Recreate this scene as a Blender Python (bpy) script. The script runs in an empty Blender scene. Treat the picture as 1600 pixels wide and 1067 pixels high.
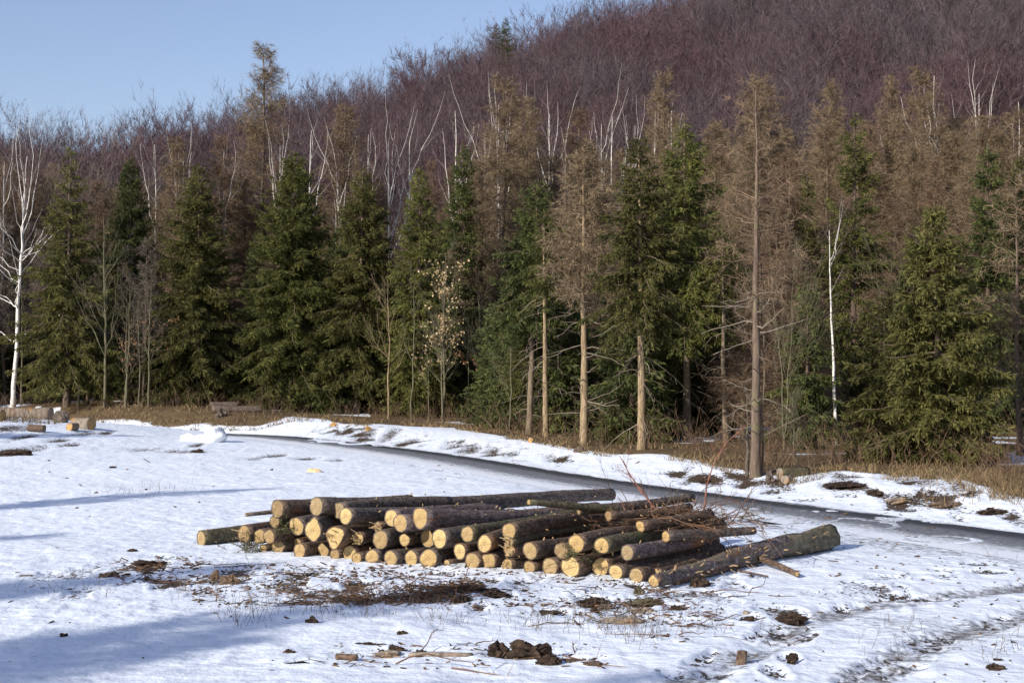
# A timber pile on a snowy forest clearing, wooded hill behind.
import bpy, math, random
import numpy as np
from mathutils import Vector, Matrix

scn = bpy.context.scene
COL = scn.collection
rad = math.radians

# ------------------------------------------------------------------ camera
F = 2222.0            # focal length in photo pixels (photo 1600 x 1067)
HORIZON = 590.0
CAM_Z = 3.0
PITCH = math.atan((HORIZON - 533.5) / F)
CAM = np.array([0.0, 0.0, CAM_Z])
cam_d = bpy.data.cameras.new('camera')
cam = bpy.data.objects.new('camera', cam_d)
COL.objects.link(cam)
cam.location = (0, 0, CAM_Z)
cam.rotation_euler = (rad(90) + PITCH, 0, 0)
cam_d.sensor_width = 36.0
cam_d.lens = 36.0 * F / 1600.0
cam_d.clip_start = 0.1
cam_d.clip_end = 6000
scn.camera = cam

def ray(u, v):
    """world direction, scaled so that y == 1, through a photo pixel"""
    x = (u - 800.0) / F
    y = -(v - 533.5) / F
    cp, sp = math.cos(PITCH), math.sin(PITCH)
    d = np.array([x, cp - y * sp, sp + y * cp])
    return d / d[1]

def at_depth(u, v, D):
    return CAM + ray(u, v) * D

# ------------------------------------------------------------------ noise
def _hash(ix, iy, seed):
    h = (ix.astype(np.int64) * 374761393 + iy.astype(np.int64) * 668265263 + seed * 974711) & 0x7fffffff
    h = ((h ^ (h >> 13)) * 1274126177) & 0x7fffffff
    h = h ^ (h >> 16)
    return (h & 0xffff) / 65535.0

def vnoise(x, y, seed=0):
    x = np.asarray(x, float); y = np.asarray(y, float)
    ix = np.floor(x); iy = np.floor(y)
    fx = x - ix; fy = y - iy
    fx = fx * fx * (3 - 2 * fx); fy = fy * fy * (3 - 2 * fy)
    a = _hash(ix, iy, seed); b = _hash(ix + 1, iy, seed)
    c = _hash(ix, iy + 1, seed); d = _hash(ix + 1, iy + 1, seed)
    return (a * (1 - fx) + b * fx) * (1 - fy) + (c * (1 - fx) + d * fx) * fy

def fbm(x, y, oct=4, seed=0):
    s = 0; a = 0.5; t = 0
    for i in range(oct):
        s = s + a * vnoise(x * 2 ** i + 17.3 * i, y * 2 ** i - 9.1 * i, seed + i)
        t += a; a *= 0.5
    return s / t

def sstep(a, b, x):
    t = np.clip((np.asarray(x, float) - a) / (b - a), 0, 1)
    return t * t * (3 - 2 * t)

# ------------------------------------------------------------------ terrain
def flat(u, v):
    r = ray(u, v)
    return CAM[:2] + r[:2] * (-CAM_Z / r[2])

ROAD_PX_FAR = [(1600, 832), (1500, 818), (1400, 806), (1300, 793), (1200, 780), (1100, 768), (1000, 754), (900, 740), (800, 723), (700, 708), (560, 691), (450, 680)]
_rf = [flat(u, v) for u, v in ROAD_PX_FAR]
ROAD = np.array([[21.0, 6.5], [14.6, 18.4]] + [list(p) for p in _rf] + [[-18.5, 79.5], [-28, 85.5], [-42, 93], [-65, 104], [-100, 118]])

def dist_poly(x, y, P):
    """signed distance to a polyline (positive on its far, forest side) and parameter along it"""
    best = np.full(np.shape(x), 1e9); sg = np.zeros(np.shape(x)); al = np.zeros(np.shape(x))
    acc = 0
    for a, b in zip(P[:-1], P[1:]):
        d = b - a; L = math.hypot(*d)
        t = np.clip(((x - a[0]) * d[0] + (y - a[1]) * d[1]) / L ** 2, 0, 1)
        qx = a[0] + d[0] * t; qy = a[1] + d[1] * t
        dd = np.hypot(x - qx, y - qy)
        s = np.where(d[0] * (y - a[1]) - d[1] * (x - a[0]) < 0, 1.0, -1.0)
        m = dd < best
        best = np.where(m, dd, best); sg = np.where(m, s, sg); al = np.where(m, acc + t * L, al)
        acc += L
    return best * sg, al

RIDGE_U = np.array([-900, -300, 0, 150, 250, 350, 400, 500, 600, 700, 800, 900, 1000, 1200, 1600, 2400, 3600])
RIDGE_V = np.array([440, 410, 385, 390, 366, 345, 322, 306, 288, 240, 214, 178, 148, 95, -20, -140, -220])

RUTS = [([(1080, 1067), (1190, 1012), (1262, 972), (1340, 950), (1440, 935), (1550, 922), (1640, 912)], 0.24),
        ([(1350, 1067), (1425, 1022), (1480, 996), (1540, 977), (1640, 950)], 0.28)]
RUTW = [(np.array([flat(u, v) for u, v in p]), w) for p, w in RUTS]

def hf(x, y):
    x = np.asarray(x, float); y = np.asarray(y, float)
    r = np.hypot(x, y)
    s, _ = dist_poly(x, y, ROAD)
    near = np.exp(-(r / 60.0) ** 2)
    z = 0.10 * (fbm(x / 7, y / 7, 3, 11) - .5) * sstep(8, 16, r)
    z = z + 0.075 * (fbm(x / 1.7, y / 1.7, 3, 5) - .5) + near * 0.040 * (fbm(x / .45, y / .45, 3, 23) - .5)
    # low mound at the left where the old logs lie
    z = z + 1.05 * np.exp(-((x + 26) / 9.5) ** 2 - ((y - 68) / 13) ** 2)
    for P, w in RUTW:
        d, _ = dist_poly(x, y, P); d = np.abs(d)
        z = z - 0.038 * np.exp(-(d / w) ** 2) + 0.018 * np.exp(-((d - 2 * w) / (w * .7)) ** 2)
    # bare strip of churned ground in front of the pile
    onroad = sstep(-4.5, -3.2, s) * (1 - sstep(0.2, 1.2, s))
    z = z * (1 - onroad) - 0.03 * onroad
    H = 0.42 + 0.75 * sstep(-2, -24, x)
    z = z + H * sstep(0.2, 4.5, s) + 0.012 * np.clip(s - 4, 0, 60)
    z = z + sstep(6, 14, s) * 0.35 * (fbm(x / 5, y / 5, 3, 41) - .5)
    # the hill
    u = 800 + F * x / np.maximum(y, 1.0)
    u = np.where(y < 1, np.where(x > 0, 3600, -900), u)
    vr = np.interp(u, RIDGE_U, RIDGE_V)
    zr = CAM_Z + 330.0 * (HORIZON - vr) / F
    t = np.clip((r - 92) / 238.0, 0, 1.6)
    hill = zr * (0.25 * t + 0.75 * t * t * (3 - 2 * np.minimum(t, 1))) 
    hill = np.where(t > 1, zr * (1 - 0.35 * (t - 1)), hill)
    z = z + hill * sstep(-30, 40, y) * sstep(0, 25, s) + sstep(150, 260, r) * 8 * (fbm(x / 60, y / 60, 3, 77) - .5)
    return z

def hz(x, y):
    return float(hf(np.array([x]), np.array([y]))[0])

def ground(u, v, dmin=8.0, dmax=400.0):
    """first point where the ray through a photo pixel meets the terrain"""
    d = ray(u, v)
    t = np.geomspace(dmin, dmax, 2500)
    z = CAM_Z + d[2] * t - hf(d[0] * t, t)
    k = np.argmax(z < 0)
    if z[k] >= 0:
        k = len(t) - 1
    a, b = t[max(k - 1, 0)], t[k]
    za, zb = z[max(k - 1, 0)], z[k]
    tt = a if za == zb else a + (b - a) * za / (za - zb)
    return np.array([d[0] * tt, tt, CAM_Z + d[2] * tt])

# ------------------------------------------------------------------ mesh helpers
class Geo:
    def __init__(self):
        self.V = []; self.Q = []; self.T = []; self.qm = []; self.tm = []; self.n = 0
    def add(self, V, Q=None, T=None, m=0):
        V = np.asarray(V, np.float32).reshape(-1, 3)
        if Q is not None and len(Q):
            Q = np.asarray(Q, np.int64).reshape(-1, 4); self.Q.append(Q + self.n); self.qm.append(np.full(len(Q), m))
        if T is not None and len(T):
            T = np.asarray(T, np.int64).reshape(-1, 3); self.T.append(T + self.n); self.tm.append(np.full(len(T), m))
        self.V.append(V); self.n += len(V)
    def merge(self, o, M=None, m=None):
        V = np.concatenate(o.V) if o.V else np.zeros((0, 3))
        if M is not None:
            V = V @ M[:3, :3].T + M[:3, 3]
        for A, am in ((o.Q, o.qm), (o.T, o.tm)):
            for F_, mm in zip(A, am):
                (self.Q if A is o.Q else self.T).append(F_ + self.n)
                (self.qm if A is o.Q else self.tm).append(mm if m is None else np.full(len(F_), m))
        self.V.append(V.astype(np.float32)); self.n += len(V)
    def mesh(self, name, mats, smooth=False):
        V = np.concatenate(self.V)
        Q = np.concatenate(self.Q) if self.Q else np.zeros((0, 4), np.int64)
        T = np.concatenate(self.T) if self.T else np.zeros((0, 3), np.int64)
        me = bpy.data.meshes.new(name)
        me.vertices.add(len(V)); me.vertices.foreach_set('co', V.astype(np.float32).ravel())
        me.loops.add(len(Q) * 4 + len(T) * 3)
        me.loops.foreach_set('vertex_index', np.concatenate([Q.ravel(), T.ravel()]).astype(np.int32))
        me.polygons.add(len(Q) + len(T))
        ls = np.concatenate([np.arange(len(Q)) * 4, len(Q) * 4 + np.arange(len(T)) * 3]).astype(np.int32)
        me.polygons.foreach_set('loop_start', ls)
        mi = np.concatenate(self.qm + self.tm).astype(np.int32)
        me.polygons.foreach_set('material_index', mi)
        me.polygons.foreach_set('use_smooth', np.full(len(mi), bool(smooth)))
        for m in (mats if isinstance(mats, (list, tuple)) else [mats]):
            me.materials.append(m)
        me.update(calc_edges=True)
        return me

def link(name, me, parent=None, loc=None):
    o = bpy.data.objects.new(name, me)
    COL.objects.link(o)
    if parent is not None:
        o.parent = parent
    if loc is not None:
        o.location = loc
    return o

def tag(o, label=None, cat=None, group=None, kind=None):
    if label: o['label'] = label
    if cat: o['category'] = cat
    if group: o['group'] = group
    if kind: o['kind'] = kind
    return o

def empty(name, loc):
    o = bpy.data.objects.new(name, None)
    o.empty_display_size = 0.3
    COL.objects.link(o); o.location = loc
    return o

def copy_tree(src, loc, rotz=0.0, scale=(1, 1, 1), tilt=(0, 0)):
    """a copy of a thing with copies of its parts (mesh data shared)"""
    r = src.copy(); COL.objects.link(r)
    r.location = loc; r.rotation_euler = (tilt[0], tilt[1], rotz); r.scale = scale
    for ch in list(src.children):
        c = ch.copy(); COL.objects.link(c); c.parent = r
    return r

def nrm(v):
    return v / np.maximum(np.linalg.norm(v, axis=-1, keepdims=True), 1e-9)

def perp(t, rng):
    a = rng.normal(size=t.shape)
    a = a - t * (a * t).sum(-1, keepdims=True)
    return nrm(a)

def tubes(g, P, R, sides=5, m=0, cap=False):
    """P (n,k,3) polylines, R (n,k) radii"""
    n, k, _ = P.shape
    T = np.empty_like(P)
    T[:, 1:-1] = P[:, 2:] - P[:, :-2]; T[:, 0] = P[:, 1] - P[:, 0]; T[:, -1] = P[:, -1] - P[:, -2]
    T = nrm(T)
    ref = np.where(np.abs(T[:, :1, 2:3]) > 0.9, np.array([1.0, 0, 0]), np.array([0, 0, 1.0]))
    ref = np.broadcast_to(ref, T.shape)
    A = nrm(np.cross(T, ref)); B = np.cross(T, A)
    an = np.arange(sides) * 2 * math.pi / sides
    V = P[:, :, None] + R[:, :, None, None] * (A[:, :, None] * np.cos(an)[:, None] + B[:, :, None] * np.sin(an)[:, None])
    idx = np.arange(n * k * sides).reshape(n, k, sides)
    a = idx[:, :-1]; b = idx[:, 1:]
    Q = np.stack([a, np.roll(a, -1, 2), np.roll(b, -1, 2), b], -1).reshape(-1, 4)
    g.add(V.reshape(-1, 3), Q=Q, m=m)
    if cap:
        for e in (0, k - 1):
            c = P[:, e]
            vv = np.concatenate([V[:, e].reshape(n, sides, 3), c[:, None]], 1)
            i2 = np.arange(n * (sides + 1)).reshape(n, sides + 1)
            ring = i2[:, :sides]; cen = np.repeat(i2[:, sides:], sides, 1)
            T3 = np.stack([ring, np.roll(ring, -1, 1), cen], -1).reshape(-1, 3)
            g.add(vv.reshape(-1, 3), T=T3, m=m)

def spikes(g, P0, P1, w, rng, m=0):
    """thin tapering twigs as single triangles"""
    d = nrm(P1 - P0); s = perp(d, rng)
    w = np.asarray(w).reshape(-1, 1) if np.ndim(w) else w
    V = np.stack([P0 - s * w * .5, P0 + s * w * .5, P1], 1)
    g.add(V.reshape(-1, 3), T=np.arange(len(P0) * 3).reshape(-1, 3), m=m)

def kites(g, P0, P1, w, side, m=0):
    mid = P0 * .45 + P1 * .55
    V = np.stack([P0, mid - side * w, P1, mid + side * w], 1)
    g.add(V.reshape(-1, 3), Q=np.arange(len(P0) * 4).reshape(-1, 4), m=m)

def polyline(S, D, L, k, bend=None, wig=0.0, rng=None):
    t = np.linspace(0, 1, k)
    P = S[:, None] + D[:, None] * (L[:, None, None] * t[None, :, None])
    if bend is not None:
        P = P + bend[:, None] * (L[:, None, None] * (t ** 2)[None, :, None])
    if wig:
        W = rng.normal(size=P.shape) * wig * L[:, None, None] / k
        W[:, 0] = 0
        P = P + np.cumsum(W, 1)
    return P

def sample(P, R, s, idx):
    """point, tangent, radius at parameter s on polyline idx"""
    k = P.shape[1]
    f = s * (k - 1); i = np.minimum(f.astype(int), k - 2); fr = (f - i)[:, None]
    a = P[idx, i]; b = P[idx, i + 1]
    return a * (1 - fr) + b * fr, nrm(b - a), R[idx, i] * (1 - fr[:, 0]) + R[idx, i + 1] * fr[:, 0]

def children(P, R, per, smin, smax, amin, amax, ratio, rng, k=5, up=0.3, droop=0.0, wig=0.25, rr=0.6, shrink=0.5, sel=None):
    n = P.shape[0]
    per = np.full(n, per) if np.ndim(per) == 0 else per
    idx = np.repeat(np.arange(n), per)
    s = rng.uniform(smin, smax, len(idx))
    p, t, r = sample(P, R, s, idx)
    a = rng.uniform(amin, amax, len(idx))[:, None]
    d = nrm(t * np.cos(a) + perp(t, rng) * np.sin(a))
    L0 = np.linalg.norm(P[:, -1] - P[:, 0], axis=1)[idx]
    L = L0 * ratio * (1 - shrink * s) * rng.uniform(.6, 1.25, len(idx))
    bend = np.zeros((len(idx), 3)); bend[:, 2] = up - droop
    C = polyline(p, d, L, k, bend, wig, rng)
    cr = np.minimum(r * rr, r * .9)[:, None] * np.linspace(1, .12, k)[None]
    return C, cr
# ------------------------------------------------------------------ materials
def new_mat(name):
    m = bpy.data.materials.new(name); m.use_nodes = True
    nt = m.node_tree
    for n in list(nt.nodes):
        if n.type != 'OUTPUT_MATERIAL' and n.type != 'BSDF_PRINCIPLED':
            nt.nodes.remove(n)
    b = nt.nodes.get('Principled BSDF')
    b.inputs['Specular IOR Level'].default_value = 0.25
    return m, nt, b

class N:
    """small node-graph shorthand"""
    def __init__(self, nt): self.nt = nt
    def node(self, t, **kw):
        n = self.nt.nodes.new(t)
        for k, v in kw.items():
            setattr(n, k, v)
        return n
    def put(self, sock, v):
        if v is None: return
        if hasattr(v, 'is_linked') or hasattr(v, 'links'):
            self.nt.links.new(v, sock)
        else:
            if hasattr(sock.default_value, '__len__') and len(sock.default_value) == 4 and len(v) == 3:
                v = (*v, 1)
            sock.default_value = v
    def attr(self, name): return self.node('ShaderNodeAttribute', attribute_name=name).outputs['Fac']
    def coord(self, which='Object'): return self.node('ShaderNodeTexCoord').outputs[which]
    def map(self, vec, scale=(1, 1, 1), rot=(0, 0, 0)):
        n = self.node('ShaderNodeMapping'); self.put(n.inputs['Vector'], vec)
        n.inputs['Scale'].default_value = scale; n.inputs['Rotation'].default_value = rot
        return n.outputs[0]
    def noise(self, vec, scale=5, detail=4, rough=.55, out='Fac', dist=0):
        n = self.node('ShaderNodeTexNoise'); self.put(n.inputs['Vector'], vec)
        n.inputs['Scale'].default_value = scale; n.inputs['Detail'].default_value = detail
        n.inputs['Roughness'].default_value = rough; n.inputs['Distortion'].default_value = dist
        return n.outputs[out]
    def voro(self, vec, scale=5, feature='F1', out='Distance', rnd=1):
        n = self.node('ShaderNodeTexVoronoi', feature=feature); self.put(n.inputs['Vector'], vec)
        n.inputs['Scale'].default_value = scale; n.inputs['Randomness'].default_value = rnd
        return n.outputs[out]
    def math(self, op, a, b=None, c=None):
        n = self.node('ShaderNodeMath', operation=op)
        for s, v in zip(n.inputs, (a, b, c)): self.put(s, v)
        return n.outputs[0]
    def step(self, x, lo, hi, a=0.0, b=1.0):
        n = self.node('ShaderNodeMapRange', interpolation_type='SMOOTHSTEP')
        self.put(n.inputs['Value'], x); n.inputs['From Min'].default_value = lo; n.inputs['From Max'].default_value = hi
        n.inputs['To Min'].default_value = a; n.inputs['To Max'].default_value = b
        return n.outputs[0]
    def mix(self, f, a, b, blend='MIX'):
        n = self.node('ShaderNodeMix', data_type='RGBA', blend_type=blend)
        self.put(n.inputs[0], f); self.put(n.inputs[6], a); self.put(n.inputs[7], b)
        return n.outputs[2]
    def ramp(self, f, stops):
        n = self.node('ShaderNodeValToRGB'); self.put(n.inputs[0], f)
        e = n.color_ramp.elements
        while len(e) < len(stops): e.new(0.5)
        for el, (p, c) in zip(e, stops):
            el.position = p; el.color = (*c, 1)
        return n.outputs[0]
    def bump(self, h, strength=.5, dist=.02, normal=None):
        n = self.node('ShaderNodeBump'); self.put(n.inputs['Height'], h)
        n.inputs['Strength'].default_value = strength; n.inputs['Distance'].default_value = dist
        if normal is not None: self.put(n.inputs['Normal'], normal)
        return n.outputs[0]
    def island(self): return self.node('ShaderNodeNewGeometry').outputs['Random Per Island']
    def objrand(self): return self.node('ShaderNodeObjectInfo').outputs['Random']

def foliage_mat(name, dark, mid, light, brown=None, brown_amt=0.0, transl=0.36):
    m, nt, b = new_mat(name); g = N(nt)
    i = g.island(); co = g.coord('Object')
    clump = g.noise(co, 1.1, 3, .6)
    f = g.math('ADD', g.math('MULTIPLY', i, .55), g.math('MULTIPLY', g.step(clump, .3, .7), .5))
    c = g.ramp(f, [(0.05, dark), (0.5, mid), (0.98, light)])
    if brown is not None:
        n2 = g.noise(g.map(co, (1, 1, .7)), 2.3, 3, .6)
        c = g.mix(g.step(n2, 1 - brown_amt - .12, 1 - brown_amt + .08), c, brown)
    hs = g.node('ShaderNodeHueSaturation'); g.put(hs.inputs['Color'], c)
    g.put(hs.inputs['Value'], g.step(g.objrand(), 0, 1, .8, 1.2))
    c = hs.outputs[0]
    g.put(b.inputs['Base Color'], c); b.inputs['Roughness'].default_value = .65
    b.inputs['Specular IOR Level'].default_value = .15
    if transl:
        tr = g.node('ShaderNodeBsdfTranslucent'); g.put(tr.inputs[0], c)
        mx = g.node('ShaderNodeMixShader'); mx.inputs[0].default_value = transl
        nt.links.new(b.outputs[0], mx.inputs[1]); nt.links.new(tr.outputs[0], mx.inputs[2])
        nt.links.new(mx.outputs[0], nt.nodes['Material Output'].inputs[0])
    return m

def bark_mat(name, c1, c2, c3=None, scale=9, moss=None, moss_amt=.3, stretch=.25, bump=.6):
    m, nt, b = new_mat(name); g = N(nt)
    co = g.coord('Object')
    v = g.map(co, (1, 1, stretch))
    n1 = g.noise(v, scale, 5, .65); n2 = g.noise(v, scale * 3.1, 3, .6)
    f = g.math('ADD', g.math('MULTIPLY', n1, .65), g.math('MULTIPLY', n2, .35))
    stops = [(.33, c1), (.62, c2)] if c3 is None else [(.33, c1), (.52, c2), (.68, c3)]
    c = g.ramp(f, stops)
    if moss is not None:
        c = g.mix(g.step(g.noise(co, 1.7, 3), 1 - moss_amt - .2, 1 - moss_amt + .1), c, moss)
    g.put(b.inputs['Base Color'], c); b.inputs['Roughness'].default_value = .85
    g.put(b.inputs['Normal'], g.bump(f, bump, .03))
    return m

def plain_mat(name, c1, c2, scale=6, rough=.8, island=False):
    m, nt, b = new_mat(name); g = N(nt)
    f = g.island() if island else g.noise(g.coord('Object'), scale, 4, .6)
    g.put(b.inputs['Base Color'], g.ramp(f, [(.15 if island else .35, c1), (.9 if island else .65, c2)]))
    b.inputs['Roughness'].default_value = rough
    return m

MAT = {}
MAT['needles_olive'] = foliage_mat('olive spruce needles', (.036, .040, .013), (.100, .100, .032), (.175, .165, .055), (.085, .060, .035), .16)
MAT['needles_mid'] = foliage_mat('green spruce needles', (.032, .044, .014), (.108, .118, .034), (.205, .20, .060), (.09, .065, .03), .09)
MAT['needles_dark'] = foliage_mat('dark spruce needles', (.030, .045, .016), (.084, .102, .034), (.160, .168, .054), None, 0)
MAT['spruce_bark'] = bark_mat('spruce bark', (.06, .045, .032), (.17, .13, .09), (.30, .24, .17), 14, (.13, .14, .06), .3, .22)
MAT['pale_bark'] = bark_mat('pale weathered bark', (.10, .07, .04), (.27, .20, .12), (.46, .36, .23), 14, (.16, .13, .07), .3, .16, .9)
MAT['dark_bark'] = bark_mat('dark bark', (.06, .045, .035), (.14, .10, .075), None, 9, (.10, .11, .05), .25)
MAT['snag_bark'] = bark_mat('rough grey bark', (.045, .035, .028), (.12, .095, .075), (.23, .19, .155), 16, (.10, .11, .05), .35, .3, 1.0)
MAT['larch_bark'] = bark_mat('larch bark', (.05, .035, .027), (.14, .10, .075), (.22, .17, .13), 13, (.14, .15, .06), .32, .15, .9)
MAT['larch_twig'] = plain_mat('larch twigs', (.095, .070, .042), (.285, .212, .132), island=True)
MAT['larch_twig_red'] = plain_mat('reddish larch twigs', (.090, .062, .040), (.25, .172, .112), island=True)
MAT['dead_twig'] = plain_mat('dead grey twigs', (.12, .095, .07), (.30, .25, .19), island=True)
MAT['beech_twig'] = plain_mat('beech twigs', (.050, .028, .027), (.125, .076, .070), island=True)
m, nt, b = new_mat('beech twigs of the hill'); g = N(nt)
co = g.coord('Object')
i = g.island()
c1 = g.ramp(i, [(.1, (.055, .032, .039)), (.9, (.125, .074, .085))]); c2 = g.ramp(i, [(.1, (.052, .041, .048)), (.9, (.125, .100, .110))])
c = g.mix(g.step(g.noise(co, .045, 4, .65), .40, .62), c1, c2)
c = g.mix(g.step(g.noise(co, .11, 3, .6), .55, .70, 0, .6), c, (.046, .032, .038))
g.put(b.inputs['Base Color'], c); b.inputs['Roughness'].default_value = .8
MAT['hill_twig'] = m
MAT['birch_twig'] = plain_mat('birch twigs', (.16, .13, .125), (.40, .36, .34), island=True)
MAT['beech_bark'] = plain_mat('beech bark', (.06, .048, .050), (.15, .128, .128), 3)
MAT['grey_twig'] = plain_mat('grey brown twigs', (.09, .07, .055), (.22, .18, .15), island=True)
MAT['sapling_bark'] = bark_mat('sapling bark', (.06, .052, .034), (.135, .12, .078), (.21, .19, .13), 12, (.09, .10, .04), .35)
MAT['dead_leaf'] = plain_mat('tan dead leaves', (.28, .19, .095), (.56, .43, .25), island=True)
MAT['rust_leaf'] = plain_mat('rusty dead leaves', (.20, .09, .04), (.42, .22, .11), island=True)

m, nt, b = new_mat('birch bark'); g = N(nt)
co = g.coord('Object')
f = g.noise(g.map(co, (2.5, 2.5, 9)), 2.2, 4, .7)
low = g.node('ShaderNodeSeparateXYZ'); g.put(low.inputs[0], co)
c = g.mix(g.step(f, .55, .64), (.74, .71, .65), (.12, .10, .09))
g.put(b.inputs['Base Color'], c); b.inputs['Roughness'].default_value = .6
MAT['birch'] = m

# snow field, forest floor and hillside in one sheet
m, nt, b = new_mat('snow field'); g = N(nt)
co = g.coord('Object')
dirt, ice, forest, grass = g.attr('dirt'), g.attr('ice'), g.attr('forest'), g.attr('grass')
nf = g.noise(co, 9, 5, .65); nm = g.noise(co, 2.3, 4, .6); nfine = g.noise(co, 34, 3, .6)
nbreak = g.math('ADD', g.math('MULTIPLY', g.math('SUBTRACT', nf, .5), 1.5), g.math('MULTIPLY', g.math('SUBTRACT', nfine, .5), .5))
snow_c = g.mix(g.step(nm, .35, .7), (.80, .855, .93), (.73, .795, .89))
ice_c = g.mix(g.step(nf, .38, .62), (.46, .48, .52), (.16, .15, .145))
icemask = g.step(g.math('ADD', ice, g.math('MULTIPLY', nbreak, .55)), .30, .62)
c = g.mix(icemask, snow_c, ice_c)
dirt_c = g.ramp(nfine, [(.3, (.020, .014, .010)), (.5, (.055, .036, .022)), (.7, (.13, .09, .05))])
nfrag = g.math('SUBTRACT', g.noise(g.map(co, (1, .55, 1)), 15, 4, .7), .5)
dmask = g.step(g.math('ADD', dirt, g.math('ADD', g.math('MULTIPLY', nbreak, .8), g.math('MULTIPLY', nfrag, 1.5))), .50, .60)
c = g.mix(dmask, c, dirt_c)
lit_c = g.ramp(g.math('ADD', g.math('MULTIPLY', nf, .6), g.math('MULTIPLY', nfine, .4)), [(.3, (.035, .023, .014)), (.5, (.105, .068, .036)), (.68, (.20, .145, .075))])
grass_c = g.ramp(nfine, [(.3, (.085, .06, .028)), (.7, (.19, .14, .068))])
lit_c = g.mix(g.step(nm, .48, .62), lit_c, grass_c)
far = g.node('ShaderNodeSeparateXYZ'); g.put(far.inputs[0], co)
lit_c = g.mix(g.step(far.outputs[2], 3.5, 9), lit_c, (.050, .034, .034))
fmask = g.step(g.math('ADD', forest, g.math('MULTIPLY', nbreak, .5)), .42, .58)
c = g.mix(fmask, c, lit_c)
g.put(b.inputs['Base Color'], c)
g.put(b.inputs['Roughness'], g.math('SUBTRACT', .75, g.math('MULTIPLY', icemask, .35)))
foot = g.voro(g.map(co, (1, 1, 1)), 2.6, 'SMOOTH_F1')
h1 = g.math('ADD', g.math('MULTIPLY', g.noise(co, 4, 3, .5), 1.0), g.math('MULTIPLY', nfine, .10))
h1 = g.math('ADD', h1, g.math('MULTIPLY', foot, .55))
h1 = g.math('ADD', h1, g.math('MULTIPLY', nm, 1.4))
h1 = g.math('SUBTRACT', h1, g.math('MULTIPLY', dmask, .35))
g.put(b.inputs['Normal'], g.bump(h1, .38, .10))
MAT['snow'] = m

# wet road with ice and slush
m, nt, b = new_mat('wet icy road'); g = N(nt)
uv = g.coord('UV')
sx = g.node('ShaderNodeSeparateXYZ'); g.put(sx.inputs[0], uv)
ss = sx.outputs[1]
na = g.noise(g.map(uv, (.35, 3.0, 1)), 2.0, 5, .65); nb = g.noise(g.map(uv, (1.5, 6, 1)), 3.2, 4, .65)
wob = g.math('MULTIPLY', g.math('SUBTRACT', na, .5), 1.7)
sw = g.math('ADD', ss, wob); sd_ark = g.math('ADD', ss, g.math('MULTIPLY', wob, .45))
road_c = g.mix(g.step(nb, .4, .62), (.022, .023, .027), (.065, .066, .072))
slush = g.mix(g.step(nb, .36, .66), (.060, .063, .070), (.27, .28, .305))
f_dark = g.step(g.math('ADD', sd_ark, g.math('MULTIPLY', g.math('SUBTRACT', nb, .5), .8)), -1.0, -.45)                 # dark wheel track along the far edge
c = g.mix(f_dark, slush, road_c)
f_tr2 = g.math('MULTIPLY', g.step(sw, -2.15, -1.9), g.math('SUBTRACT', 1.0, g.step(sw, -1.65, -1.35)))
c = g.mix(g.math('MULTIPLY', f_tr2, .5), c, (.045, .047, .052))
spk = g.noise(g.map(uv, (2.5, 9, 1)), 4.5, 4, .7)
snowy = g.math('ADD', g.step(g.math('ADD', sw, g.math('ADD', g.math('MULTIPLY', g.math('SUBTRACT', nb, .5), 2.6), g.math('MULTIPLY', g.math('SUBTRACT', spk, .5), 1.6))), -1.45, -2.65), g.step(sd_ark, -.06, .12))
snowy = g.math('ADD', snowy, g.math('MULTIPLY', g.step(spk, .55, .66), g.step(sw, -.75, -1.4, 0, .65)))
c = g.mix(snowy, c, (.80, .84, .90))
g.put(b.inputs['Base Color'], c)
g.put(b.inputs['Roughness'], g.math('ADD', .38, g.math('MULTIPLY', nb, .4)))
g.put(b.inputs['Normal'], g.bump(g.math('ADD', nb, g.math('MULTIPLY', snowy, .8)), .5, .03))
MAT['road'] = m

# sawn wood with rings: the log's axis is local X
m, nt, b = new_mat('sawn spruce end'); g = N(nt)
co = g.coord('Object')
sp = g.node('ShaderNodeSeparateXYZ'); g.put(sp.inputs[0], co)
wn = g.noise(co, 7, 3)
rr_ = g.math('SQRT', g.math('ADD', g.math('POWER', sp.outputs[1], 2), g.math('POWER', sp.outputs[2], 2)))
rr_ = g.math('ADD', rr_, g.math('MULTIPLY', wn, .03))
ring = g.math('SINE', g.math('MULTIPLY', rr_, 165.0))
r_obj = g.objrand()
base = g.ramp(r_obj, [(0, (.19, .14, .075)), (.25, (.40, .285, .125)), (.5, (.55, .42, .19)), (.75, (.46, .32, .13)), (1, (.27, .215, .125))])
c = g.mix(g.step(ring, -.2, 1, 0, .45), base, (.24, .14, .06))
c = g.mix(g.step(g.noise(co, 9, 4, .7), .48, .72, 0, .40), c, (.60, .48, .29))
c = g.mix(g.step(g.noise(co, 4, 3, .6), .56, .72, 0, .5), c, (.26, .16, .07))
c = g.mix(g.step(rr_, .085, .03, 0, .45), c, (.27, .165, .07))
c = g.mix(g.step(g.noise(g.map(co, (1, .35, 2.2)), 10, 3, .6), .52, .66, 0, .35), c, (.20, .13, .065))
c = g.mix(g.step(rr_, .026, .010, 0, .6), c, (.17, .095, .04))
ang = g.math('ARCTAN2', sp.outputs[1], sp.outputs[2])
ck = g.noise(None, 1)  # radial cracks
cv = g.node('ShaderNodeCombineXYZ'); g.put(cv.inputs[0], g.math('MULTIPLY', ang, 2.2)); g.put(cv.inputs[1], g.math('MULTIPLY', r_obj, 40.0))
ckn = g.noise(cv.outputs[0], 1.6, 2)
c = g.mix(g.step(g.math('ABSOLUTE', g.math('SUBTRACT', ckn, .5)), .010, .002, 0, .75), c, (.16, .10, .05))
g.put(b.inputs['Base Color'], c); b.inputs['Roughness'].default_value = .75
g.put(b.inputs['Normal'], g.bump(g.noise(co, 40, 3), .35, .01))
MAT['cut'] = m

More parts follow.
